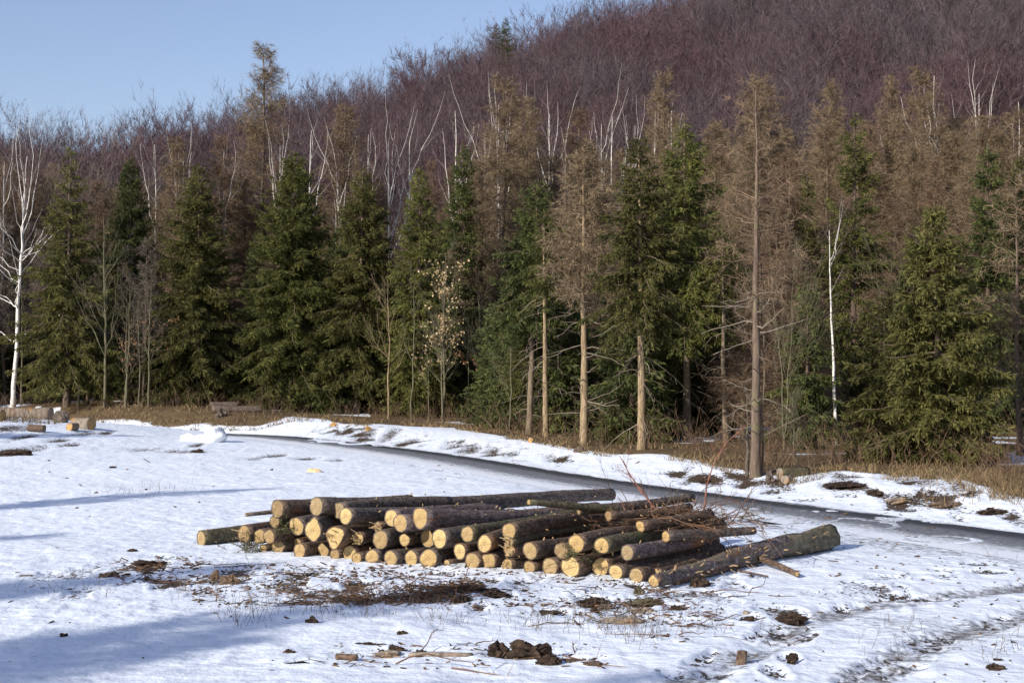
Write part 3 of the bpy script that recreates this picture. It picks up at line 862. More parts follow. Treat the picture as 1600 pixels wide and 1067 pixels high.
def make_sapling(h, seed, stems=1, r0=.05, leaf=None, nleaf=0, lzone=(.4, 1.0), branches=14, size=.12, spread=.30, bark='sapling_bark', lean=0.0, blen=.30, up=.3):
    rng = np.random.default_rng(seed)
    gt, gc = Geo(), Geo()
    Ps, Rs = [], []
    for i in range(stems):
        a = rng.uniform(0, 6.283) if stems > 1 else 0
        hh = h * (1 if i == 0 else rng.uniform(.7, .95))
        P, R = trunk_line(hh, r0 * rng.uniform(.75, 1.0) if i else r0, rng, 10, .03, (math.cos(a) * lean * hh, math.sin(a) * lean * hh * .3), 1.2, .15)
        Ps.append(P); Rs.append(R)
    P = np.concatenate(Ps); R = np.concatenate(Rs)
    tubes(gt, P, R, 7)
    b1, r1 = children(P, R, branches, .25, .98, .4, 1.0, blen, rng, 6, up=up, wig=.25, rr=.5, shrink=.5)
    tubes(gc, b1, np.maximum(r1, .006), 4)
    b2, r2 = children(b1, r1, 6, .2, 1, .3, .9, .5, rng, 4, up=.15, wig=.2)
    tubes(gc, b2, np.maximum(r2, .004), 3)
    b3, _ = children(b2, r2, 4, .2, 1, .3, .9, .5, rng, 3, up=.1)
    spikes(gc, b3[:, 0], b3[:, -1], .010, rng)
    if leaf:
        pool = b2.reshape(-1, 3); pool = np.concatenate([pool, b3.reshape(-1, 3)])
        pool = pool[(pool[:, 2] > h * lzone[0]) & (pool[:, 2] < h * lzone[1])]
        dens = vnoise(pool[:, 0] * 1.6 + seed, pool[:, 2] * 1.3, seed)
        pr = np.clip(dens - .25, .02, 1); pr = pr / pr.sum()
        pick = pool[rng.choice(len(pool), nleaf, p=pr)]
        leaves_on(gc, pick + rng.normal(0, .03, pick.shape), rng, size, 1)
    fit_height(h, gt, gc)
    return gt.mesh('sapling_stem', MAT[bark], True), gc.mesh('sapling_branches', [MAT[bark], MAT[leaf or 'dead_leaf']])

def tree(name, parts, loc, label, group=None, rotz=0.0, scale=(1, 1, 1), names=('trunk', 'crown'), cat='tree'):
    e = empty(name, loc); e.rotation_euler = (0, 0, rotz); e.scale = scale
    for nm, me in zip(names, parts):
        link(nm, me, e)
    return tag(e, label, cat, group)

def spot(u, v=None, D=None):
    """a place on the ground: under a photo pixel, or at a depth on the pixel's column"""
    if D is None:
        return ground(u, v, 12, 160)
    x = (u - 800.0) / F * D
    return np.array([x, D, hz(x, D)])

def top_h(p, v):
    return at_depth(800, v, p[1])[2] - p[2]

# ------------------------------------------------------------------ the front row of spruces
SPR = 'spruces along the edge of the clearing'
# u, base v (or None), depth, top v, half width px, crown bottom v, needles, bark, lean px, options, label
FRONT = [
    (105, None, 90, 232, 62, 600, 'needles_olive', 'dark_bark', 0, dict(dens=.75, bite=.4), 'olive green spruce standing just behind the white birch at the left'),
    (203, None, 96, 243, 42, 520, 'needles_dark', 'dark_bark', 0, {}, 'narrow dark green spruce set back between two olive spruces'),
    (308, None, 91, 256, 68, 606, 'needles_olive', 'spruce_bark', 0, dict(bite=.3), 'broad olive yellow spruce beside the brown grassy bank'),
    (460, 641, None, 238, 80, 602, 'needles_mid', 'spruce_bark', 0, dict(bite=.3, dens=1.1), 'big dark green spruce with a pale trunk foot, left of the olive pair'),
    (557, 646, None, 266, 66, 585, 'needles_olive', 'spruce_bark', 6, dict(bite=.35), 'olive spruce with two trunks close together beside the road bank'),
    (579, 646, None, 300, 50, 600, 'needles_mid', 'spruce_bark', 0, dict(dens=.8), 'slimmer spruce growing against the olive spruce beside the road bank'),
    (655, None, 86, 262, 50, 640, 'needles_mid', 'dark_bark', 0, {}, 'dark spruce behind the leafy tan beech sapling'),
    (722, None, 92, 222, 52, 640, 'needles_dark', 'dark_bark', 0, dict(bite=.4), 'tall dark spruce with a ragged top behind the tan beech sapling'),
    (826, 678, None, 280, 52, 505, 'needles_dark', 'spruce_bark', 16, dict(dead=.7, bite=.4), 'dark spruce with a leaning bare grey trunk'),
    (853, 682, None, 330, 38, 470, 'needles_mid', 'pale_bark', -4, dict(dead=.8, dens=.7, bite=.45), 'thin spruce with a straight tan trunk beside the leaning one'),
    (1003, 702, None, 216, 60, 500, 'needles_olive', 'pale_bark', -6, dict(dead=.7, bite=.4, stubs=8), 'tall spruce with a long peeled pale trunk, left one of the tallest pair'),
    (1073, 688, None, 192, 66, 520, 'needles_mid', 'spruce_bark', 2, dict(dead=.7, bite=.35), 'tallest dense green spruce, with a straight grey green trunk'),
    (1135, 690, None, 345, 38, 470, 'needles_olive', 'spruce_bark', -6, dict(dead=.6, dens=.6, bite=.45), 'slender olive spruce with a thin mottled trunk beside the tallest pair'),
    (1262, 700, None, 440, 40, 690, 'needles_dark', 'dark_bark', 0, {}, 'small dark bushy spruce right of the big leafless roadside tree'),
    (1335, None, 68, 178, 56, 640, 'needles_mid', 'dark_bark', 0, dict(dens=.75, bite=.55), 'tall open spruce with a thin spire behind the slim white birch'),
    (1470, 724, None, 330, 82, 700, 'needles_olive', 'spruce_bark', -6, dict(dens=1.35, bite=.22, droop=.22), 'broad bright green spruce reaching down to the dry grass'),
    (1382, 716, None, 470, 62, 690, 'needles_olive', 'spruce_bark', 0, dict(bite=.4), 'low olive spruce at the left foot of the broad bright spruce'),
    (1548, None, 62, 225, 50, 640, 'needles_dark', 'dark_bark', 0, dict(bite=.4), 'dark spruce rising behind the broad bright one at the right'),
    (1598, None, 64, 248, 46, 640, 'needles_mid', 'dark_bark', 0, {}, 'green spruce at the right edge of the picture'),
    (1262, None, 82, 268, 34, 560, 'needles_olive', 'dark_bark', 0, dict(dens=.7, bite=.5), 'thin olive spruce showing between the brown larches'),
]
FPOS = []
for i, (u, v, D, tv, hw, cbv, mat, bark, lean, kw, lab) in enumerate(FRONT):
    p = spot(u, v, D)
    h = top_h(p, tv); R_ = hw * p[1] / F; cb = max(.25, top_h(p, cbv))
    parts = make_spruce(h, R_ * 1.36, cb, 100 + i, mat, bark, lean=(lean * p[1] / F, 0), **kw)
    tree('spruce', parts, p, lab, SPR)
    FPOS.append((u, hw, p[1]))

# spruces deeper in the wood, shared shapes
PROTO = {}
def proto(key, parts, name, group, cat='tree'):
    PROTO[key] = (parts, name, group, cat)
def plant(key, loc, rotz, scale, label):
    parts, name, group, cat = PROTO[key]
    return tree(name, parts, loc, label, group, rotz, scale, cat=cat)
DEEP = 'spruces deeper in the wood'
for k, (mat, seed, hh, rr_, kw) in enumerate([('needles_dark', 301, 14, 2.3, {}), ('needles_dark', 302, 13, 2.0, dict(bite=.4)), ('needles_mid', 303, 14, 2.2, dict(bite=.4)), ('needles_olive', 304, 13, 2.0, dict(bite=.4, dens=.8))]):
    proto('deep%d' % k, make_spruce(hh, rr_, .5, seed, mat, 'dark_bark', **kw), 'spruce', DEEP)
for k, (mat, seed) in enumerate([('needles_dark', 305), ('needles_mid', 306)]):
    proto('deep%d' % (4 + k), make_spruce(14, 2.0, 4.2, seed, mat, 'dark_bark', dead=1.3, bite=.4), 'spruce', DEEP)
rng = np.random.default_rng(5)
deep_labels = ['dark green spruce in the shade behind the front row of trees', 'dark spruce with a gappy outline deep in the wood', 'mid green spruce half hidden deep in the wood', 'olive tinted spruce half hidden deep in the wood', 'dark spruce with dead bare lower branches deep in the wood', 'mid green spruce with dead bare lower branches deep in the wood']
placed = []
HOLES = [(935, 658, 40), (1348, 700, 30)]
cand = []
for D0, D1, n in ((0.5, 5, 26), (5, 14, 34), (14, 30, 40)):
    for _ in range(n * 3):
        u = rng.uniform(-260, 1860)
        az_ = math.atan2(u - 800, F)
        rb = np.interp(az_, _fa, _fr)
        cand.append((u, rb + rng.uniform(D0, D1) + (6.5 if 420 < u < 1260 else 3.5)))
nd = 0
FPOS.append((1304, 14, 50)); FPOS.append((20, 20, 92))
for u, D in cand:
    if nd >= 95: break
    x = (u - 800) / F * D
    if any(abs(u - fu) < fw + 55 and D < fd + 2.0 for fu, fw, fd in FPOS): continue
    if any(math.hypot(x - a, D - b) < 2.3 for a, b in placed): continue
    if any(abs(u - hu) < hw_ and D < 85 for hu, _, hw_ in HOLES): continue
    placed.append((x, D)); nd += 1
    p = np.array([x, D, hz(x, D)])
    tv = rng.uniform(360, 500) if u < 1150 else rng.uniform(400, 560)
    if u < 60: tv = rng.uniform(400, 520)
    h = max(3.5, top_h(p, tv)); k = rng.choice(4, p=[.42, .28, .2, .10])
    if 520 < u < 1270 and rng.random() < .8: k = rng.choice([4, 4, 5])
    sz = h / 13.5; sx = sz ** .5 * rng.uniform(.95, 1.25)
    plant('deep%d' % k, p, rng.uniform(0, 6.28), (sx, sx, sz), deep_labels[k])

# young spruces that darken the wood under the tall crowns
yp = [(make_spruce(5, 1.25, .2, 311, 'needles_dark', 'dark_bark', bite=.35), 5), (make_spruce(5, 1.1, .2, 312, 'needles_dark', 'dark_bark', bite=.45), 5)]
ny = 0
for _ in range(900):
    if ny >= 60: break
    u = rng.uniform(430, 1330); az_ = math.atan2(u - 800, F); D = np.interp(az_, _fa, _fr) + rng.uniform(7, 22); x = (u - 800) / F * D
    if 1130 < u < 1285 and D < 64: continue
    if any(abs(u - fu) < 46 and D < fd + 3.0 for fu, fw, fd in FPOS): continue
    if any(math.hypot(x - a, D - b) < 1.5 for a, b in placed): continue
    if any(abs(u - hu) < hw_ and D < 75 for hu, _, hw_ in HOLES[:1]): continue
    placed.append((x, D)); ny += 1
    p = np.array([x, D, hz(x, D)]); h = rng.uniform(3.5, 7.5); s_ = h / 5; k = rng.integers(2)
    tree('spruce', yp[k][0], p, 'young dark spruce growing low in the shade under the tall trees', 'young spruces in the shade', rng.uniform(0, 6.28), (s_ ** .7 * 1.25, s_ ** .7 * 1.25, s_))

# ------------------------------------------------------------------ larches and other leafless trees
LAR = 'leafless larches in the wood'
for k, (seed, hh, rr_, tw, kw) in enumerate([(401, 19, 2.6, 'larch_twig', {}), (402, 18, 2.2, 'larch_twig', {}), (403, 19, 2.9, 'larch_twig', dict(dens=1.1)), (404, 17, 2.0, 'larch_twig_red', {}), (405, 18, 2.5, 'larch_twig_red', dict(dens=1.1))]):
    proto('larch%d' % k, make_larch(hh, rr_, 1.5, seed, tw, **kw), 'larch', LAR)
LARCH = [  # u, depth, top v, half width, kind, label
    (408, 118, 68, 52, 0, 'tallest tan larch, its tip standing against the sky left of the hill'),
    (345, 112, 215, 40, 3, 'reddish larch beside the tall larch that reaches the sky'),
    (150, 108, 285, 40, 3, 'small reddish larch between two spruces at the left'),
    (530, 112, 165, 52, 1, 'pale tan larch among white birches above the olive spruce pair'),
    (280, 110, 215, 40, 1, 'narrow tan larch above the broad olive yellow spruce'),
    (785, 96, 120, 62, 0, 'tall tan larch on the right of the big forked birch'),
    (820, 100, 150, 50, 2, 'wide tan larch above the dark leaning spruce'),
    (745, 92, 250, 44, 2, 'lower brown larch in front of the tall tan larch'),
    (1040, 102, 110, 44, 0, 'orange tan larch rising above the two tallest spruces'),
    (1190, 98, 122, 66, 2, 'broad brown larch with a forked crown on the hill side'),
    (1120, 92, 190, 50, 1, 'brown larch right behind the tallest green spruce'),
    (1300, 96, 128, 52, 0, 'orange tan larch above the tall open spruce'),
    (1390, 98, 122, 38, 1, 'narrow tan larch between the open spruce and the birches'),
    (1440, 94, 108, 58, 0, 'orange tan larch crowned by white birch stems'),
    (1500, 96, 180, 50, 2, 'wide brown larch to the right of the forked birches'),
    (1560, 94, 200, 48, 1, 'brown larch above the dark spruces at the right'),
    (1240, 84, 240, 60, 4, 'reddish brown larch beside the big roadside tree'),
    (1395, 74, 300, 54, 4, 'reddish larch low behind the slim white birch'),
    (1545, 76, 300, 48, 4, 'reddish brown larch close to the right edge'),
    (1216, 52, 345, 60, 4, 'low reddish larch thicket right behind the big roadside tree'),
    (1243, 60, 400, 46, 4, 'small reddish larch left of the small dark bushy spruce'),
    (1160, 58, 380, 40, 3, 'small reddish larch behind the slender olive spruce'),
    (905, 104, 175, 46, 3, 'reddish larch behind the stripped dead spruce'),
]
for (u, D, tv, hw, k, lab) in LARCH:
    p = spot(u, D=D); h = top_h(p, tv); base = [(19, 2.6), (18, 2.2), (19, 2.9), (17, 2.0), (18, 2.5)][k]
    sx = hw * D / F / base[1] * 1.4
    plant('larch%d' % k, p, rng.uniform(0, 6.28), (sx, sx, h / base[0]), lab)
nl = 0
lar_labels = ['tan leafless larch standing among others behind the spruces', 'slim tan leafless larch among others behind the spruces', 'broad tan leafless larch among others behind the spruces', 'slim reddish leafless larch among others behind the spruces', 'broad reddish leafless larch among others behind the spruces']
for _ in range(3500):
    if nl >= 180: break
    u = rng.uniform(-260, 1860); D = rng.uniform(78, 135)
    if u < 60: D = rng.uniform(98, 122)
    az_ = math.atan2(u - 800, F)
    if D < np.interp(az_, _fa, _fr) + 11: continue
    if any(abs(u - fu) < fw + 40 and D < fd + 5 for fu, fw, fd in FPOS) or (640 < u < 740 and D < 100): continue
    x = (u - 800) / F * D
    if any(math.hypot(x - a, D - b) < 1.6 for a, b in placed): continue
    placed.append((x, D)); nl += 1
    p = np.array([x, D, hz(x, D)])
    lim = np.interp(u, [0, 200, 600, 900, 1600], [270, 290, 270, 220, 190])
    tv = lim + rng.uniform(-25, 110)
    h = top_h(p, tv); k = rng.choice(5, p=[.2, .25, .2, .2, .15]); hb = [19, 18, 19, 17, 18][k]
    sz = h / hb; sx = sz ** .6 * rng.uniform(1.0, 1.35)
    plant('larch%d' % k, p, rng.uniform(0, 6.28), (sx, sx, sz), lar_labels[k])

# ------------------------------------------------------------------ birches whose white stems show above the conifers
BIR = 'white birches along the foot of the hill'
BIRCH = [  # u, depth, top v, kind, mirrored turn, label
    (240, 118, 193, 0, .3, 'thin white birch left of the narrow tan larch'),
    (283, 122, 185, 1, 1.0, 'white birch above the olive yellow spruce'),
    (346, 118, 188, 0, 2.2, 'leaning white birch on the left of the tallest larch'),
    (437, 116, 172, 1, .0, 'white birch just right of the tallest larch'),
    (484, 112, 165, 0, 3.1, 'white birch right of the big dark green spruce'),
    (528, 118, 158, 2, .6, 'many stemmed white birch inside the pale tan larch'),
    (572, 118, 175, 0, 1.7, 'crooked white birch above the olive spruce pair'),
    (606, 120, 135, 2, 2.4, 'tall forked white birch, left of a twin'),
    (640, 122, 132, 2, 4.0, 'tall forked white birch, right of a twin'),
    (712, 118, 142, 3, .2, 'wide forked white birch leaning left above dark spruces'),
    (757, 116, 108, 2, 1.2, 'biggest many forked white birch in the middle of the wood'),
    (778, 124, 100, 1, 3.0, 'slim white birch touching the biggest forked one'),
    (856, 116, 112, 1, 2.0, 'tall white birch above the leaning grey trunk'),
    (884, 108, 190, 3, .9, 'short white birch with two prongs beside the stripped spruce'),
    (912, 114, 165, 2, 5.2, 'bushy white birch behind the stripped spruce'),
    (940, 118, 100, 2, 2.9, 'tallest white birch fanning out above the stripped spruce'),
    (957, 110, 150, 3, 1.3, 'crossing white birch stems left of the tallest spruces'),
    (992, 120, 138, 1, .4, 'curved white birch behind the peeled trunk spruce'),
    (1022, 112, 130, 0, 1.9, 'thin white birch between the tallest spruces and the orange larch'),
    (1052, 114, 132, 0, 3.7, 'thin white birch inside the orange tan larch'),
    (1390, 104, 175, 0, .5, 'slim wavy white birch right of the tall open spruce'),
    (1462, 110, 82, 3, 3.4, 'tall double white birch rising through the orange larch'),
    (1484, 106, 122, 2, .9, 'white birch with a V shaped fork beside the double one'),
    (1532, 112, 80, 1, 2.6, 'tall white birch standing alone against the dark hill at the right'),
    (1596, 108, 128, 3, .1, 'white birch cut by the right edge'),
    (2, 108, 195, 1, 1.1, 'white birch cut by the left edge'),
]
bp = [(make_birch(22, 501, 2, .22, .55, limbs=5, limb_w=1.45, r0=.18), 22), (make_birch(22, 502, 4, .36, .55, limbs=6, limb_w=1.45, r0=.19), 22), (make_birch(22, 503, 7, .46, .48, limbs=5, limb_w=1.45, r0=.21), 22), (make_birch(22, 504, 5, .50, .45, limbs=5, limb_w=1.45, r0=.20), 22)]
for (u, D, tv, k, rz, lab) in BIRCH:
    p = spot(u, D=D - 6); h = top_h(p, tv - 14); s_ = h / bp[k][1]
    tree('birch', bp[k][0], p, lab, BIR, rz, (s_ * .95, s_ * .95, s_), names=('trunk', 'twigs'))

p = spot(20, 638); h = top_h(p, 158)
tree('birch', make_birch(h, 511, 4, .22, .62, r0=.27, lean=(20 * p[1] / F, 0), limbs=5, low=17, tw=.016), p, 'big white birch with long bare side branches at the left, nearest of all', None, 0, names=('trunk', 'twigs'))
p = spot(1306, D=50); h = top_h(p, 284)
tree('birch', make_birch(h, 512, 2, .20, .80, r0=.11, lean=(-.16, 0), limbs=3, tw=.010), p, 'slim straight white birch in front of the tall open spruce', None, 0, names=('trunk', 'twigs'))

# ------------------------------------------------------------------ single leafless trees at the edge
p = spot(1180, 744); h = top_h(p, 128)
parts = make_larch(h, 70 * p[1] / F, top_h(p, 470), 601, 'larch_twig_red', 'larch_bark', r0=.15, dens=.58, dead=1.6, tw=.016)
tree('larch', parts, p, 'big leafless tree with a mossy rough trunk right beside the road', None, .4)
p = spot(913, 697); h = top_h(p, 232)
parts = make_larch(h, 62 * p[1] / F, top_h(p, 470), 602, 'larch_twig', 'pale_bark', r0=.17, dens=1.25, dead=1.5, tw=.022)
tree('larch', parts, p, 'dead conifer stripped bare, with a long pale tan trunk and grey twigs', None, 1.0)
p = spot(1594, 712); h = top_h(p, 290)
tree('larch', make_larch(h, 80 * p[1] / F, 2.2, 603, 'larch_twig', 'larch_bark', r0=.12, dens=.7, dead=.8, tw=.016), p, 'thin leafless conifer with grey drooping branches at the right edge', None, .2)

# saplings: u, v, top v, stems, radius px, kwargs, label
SAP = [
    (163, 636, 330, 1, 4.2, dict(bark='sapling_bark', branches=16), 'grey green bare young tree left of the leafy saplings'),
    (196, 637, 420, 2, 3.6, dict(leaf='rust_leaf', nleaf=150, lzone=(.2, .7), lean=.05), 'double stemmed beech sapling with a few rusty leaves'),
    (216, 637, 450, 1, 2.0, dict(branches=8), 'very thin bare sapling between two beech saplings'),
    (232, 636, 400, 1, 3.0, dict(leaf='rust_leaf', nleaf=170, lzone=(.25, .7)), 'beech sapling with rusty leaves left of the broad olive spruce'),
    (122, 634, 420, 2, 3.0, dict(leaf='rust_leaf', nleaf=110, lzone=(.2, .6), lean=.03), 'beech sapling with rusty leaves near the birch at the left'),
    (33, 632, 420, 1, 3.2, dict(branches=8), 'thin brown bare stem right beside the big white birch'),
    (692, 662, 352, 2, 4.2, dict(leaf='dead_leaf', nleaf=1100, lzone=(.36, .98), branches=30, size=.15, lean=.02, blen=.24), 'young beech still covered in pale tan leaves'),
    (606, 655, 415, 1, 3.0, dict(bark='pale_bark', branches=12), 'thin pale stem in front of the olive spruce pair'),
    (644, 658, 400, 1, 3.0, dict(branches=9), 'thin grey green stem left of the tan leaved beech'),
    (669, 658, 500, 1, 2.4, dict(leaf='dead_leaf', nleaf=60, lzone=(.4, .9), branches=8), 'thin sapling with a small clump of tan leaves'),
    (733, 662, 470, 1, 2.6, dict(leaf='rust_leaf', nleaf=120, lzone=(.1, .7), branches=12), 'thin sapling with rusty leaves near the ground'),
    (755, 662, 440, 2, 2.8, dict(branches=12, leaf='rust_leaf', nleaf=100, lzone=(.1, .5), lean=.06), 'forked bare sapling right of the tan leaved beech'),
    (796, 676, 460, 1, 2.2, dict(branches=8), 'very thin sapling left of the leaning grey trunk'),
    (1242, 728, 590, 2, 3.0, dict(bark='sapling_bark', branches=18, blen=.5, up=.1, lean=.05), 'tangled bare shrub beside the mossy roadside trunk'),
    (1167, 742, 600, 1, 5.0, dict(bark='snag_bark', branches=11, blen=.2), 'broken grey snag close against the left of the big roadside tree'),
    (1191, 742, 300, 1, 3.6, dict(bark='larch_bark', branches=14, blen=.3), 'thin stem rising close against the right of the big roadside tree'),
    (1405, 690, 300, 3, 2.6, dict(branches=10, lean=.12), 'cluster of thin bare stems left of the broad bright spruce'),
    (1225, 705, 300, 2, 2.6, dict(branches=16, blen=.35, lean=.08), 'reddish bare bush with long thin shoots behind the roadside tree'),
]
for i, (u, v, tv, st, rp, kw, lab) in enumerate(SAP):
    p = spot(u, v); h = top_h(p, tv)
    parts = make_sapling(h, 700 + i, st, rp * .66 * p[1] / F, **kw)
    tree('sapling', parts, p, lab, None, rng.uniform(0, .3), names=('trunk', 'branches'))

# bare stems of the dim wood on the left
stem = make_larch(15, 1.6, 5.5, 620, 'grey_twig', 'dark_bark', r0=.16, dens=.8, dead=.7)
n = 0
for _ in range(200):
    if n >= 26: break
    u = rng.uniform(-240, 300); D = rng.uniform(86, 108); D = D + (8 if u < 90 else 0); x = (u - 800) / F * D
    if any(math.hypot(x - a, D - b) < 1.3 for a, b in placed): continue
    placed.append((x, D)); n += 1
    p = np.array([x, D, hz(x, D)]); h = top_h(p, rng.uniform(330, 440))
    tree('larch', stem, p, 'dim leafless conifer in the shaded wood at the left', 'dim bare conifers at the left', rng.uniform(0, 6.28), (h / 15, h / 15, h / 15))

# dark broadleaved trees between the larches and the hill on the left
bd = broadleaf_geo(17, 650, 4, .5, .35, 14, 6, .03, 4)
bdm = (bd[0].mesh('broadleaf_trunk', MAT['grey_twig'], True), bd[1].mesh('broadleaf_crown', [MAT['grey_twig'], MAT['grey_twig']]))
for u, D, tv in ((-60, 112, 165), (10, 118, 160), (60, 112, 158), (105, 120, 160), (138, 114, 172), (-150, 112, 175), (180, 128, 225), (-230, 116, 180)):
    p = spot(u, D=D); h = top_h(p, tv); s_ = h / 17
    tree('broadleaf_tree', bdm, p, 'bare greyish broadleaved tree against the sky at the left', 'bare broadleaved trees at the left', rng.uniform(0, 6.28), (s_, s_, s_))

# ------------------------------------------------------------------ the wooded hill: one far-off mass
hv = [broadleaf_geo(20, 800 + i, 5, .50, .30, 9, 6, .060, 7, limb_w=.6, far=True) for i in range(6)]
gh = Geo()
rh = np.random.default_rng(9)
cnt = 0
grid = {}
for _ in range(30000):
    u = rh.uniform(-700, 2300); D = math.sqrt(rh.uniform(122 ** 2, 345 ** 2)); x = (u - 800) / F * D
    key = (int(x // 4.8), int(D // 5.2))
    if key in grid: continue
    grid[key] = 1
    z = hz(x, D); h = rh.uniform(15, 22)
    if D < 150: h = rh.uniform(10, 14)
    h *= .8 + .45 * float(vnoise(np.array([x / 14]), np.array([D / 14]), 3)[0])
    # skip what is hidden low down behind the nearer wood
    vtop = HORIZON - (z + h - 3) / D * F
    if vtop > 330 and 0 < u < 1600: continue
    v_ = hv[rh.integers(6)]
    a = rh.uniform(0, 6.28); s_ = h / 20; w_ = s_ * rh.uniform(.85, 1.25)
    M = np.eye(4); M[:3, :3] = np.array([[math.cos(a) * w_, -math.sin(a) * w_, 0], [math.sin(a) * w_, math.cos(a) * w_, 0], [0, 0, s_]]); M[:3, 3] = (x, D, z)
    gh.merge(v_[0], M); gh.merge(v_[1], M); cnt += 1
print('hill trees', cnt, 'verts', gh.n)
me = gh.mesh('hillside_wood', [MAT['beech_bark'], MAT['hill_twig']])
tag(link('hillside_wood', me), 'reddish brown leafless beech wood covering the hillside', 'forest', kind='stuff')

# lone spruce on the hill
p = spot(775, D=300); h = top_h(p, 36) 
parts = make_spruce(26, 3.6, 3, 861, 'needles_dark', 'dark_bark', thin=.5)
tree('spruce', parts, p, 'lone dark spruce standing among the bare trees on the hilltop', None, 0, (1.2, 1.2, h / 26))
for u, D, h_, in ((790, 270, 22),):
    p = spot(u, D=D)
    tree('spruce', parts, p, 'second dark spruce just below the lone one on the hill', None, 1, (1.1, 1.1, h_ / 26))

# trees out of frame on the left whose shade crosses the snow
SH = [((-.5, 20.0), 16.0, 0), ((0.6, 15.2), 15.0, 1), ((-4.6, 22.6), 15.0, 2), ((-3.5, 16.2), 13.0, 0), ((-7.0, 38.0), 15.0, 0), ((-15.0, 66.0), 14.0, 1), ((-9.5, 27.0), 15.0, 2), ((3.2, 16.0), 18.0, 1)]
sd_ = np.array([math.sin(rad(SUN_TRAVEL)), math.cos(rad(SUN_TRAVEL))])
for (tx, ty), h, k in SH:
    b_ = np.array([tx, ty]) - sd_ * h / math.tan(rad(SUN_EL))
    plant('deep%d' % k, (b_[0], b_[1], hz(*b_)), tx, (1.2, 1.2, h / 13.6), 'spruce out of the picture on the left whose shade falls on the snow')
for (tx, ty), h in (((2.0, 17.6), 17.0), ((5.5, 14.6), 18.0)):
    b_ = np.array([tx, ty]) - sd_ * h / math.tan(rad(SUN_EL))
    tree('broadleaf_tree', bdm, (b_[0], b_[1], hz(*b_)), 'bare broadleaved tree out of the picture on the left that dapples the snow', 'bare trees beside the clearing', tx, (h / 17,) * 3)
# ------------------------------------------------------------------ the timber pile
NAX = np.array([math.sin(rad(38)), math.cos(rad(38))])
F0 = np.array([-5.4, 25.3]); F1 = np.array([2.05, 20.75])
FN = nrm(np.array([F1[1] - F0[1], -(F1[0] - F0[0])])); FN = -FN if FN[1] < 0 else FN

def on_front(u, v, off):
    d = ray(u, v)
    t = (FN @ (F0 + FN * off)) / (FN @ d[:2])
    return CAM + d * t

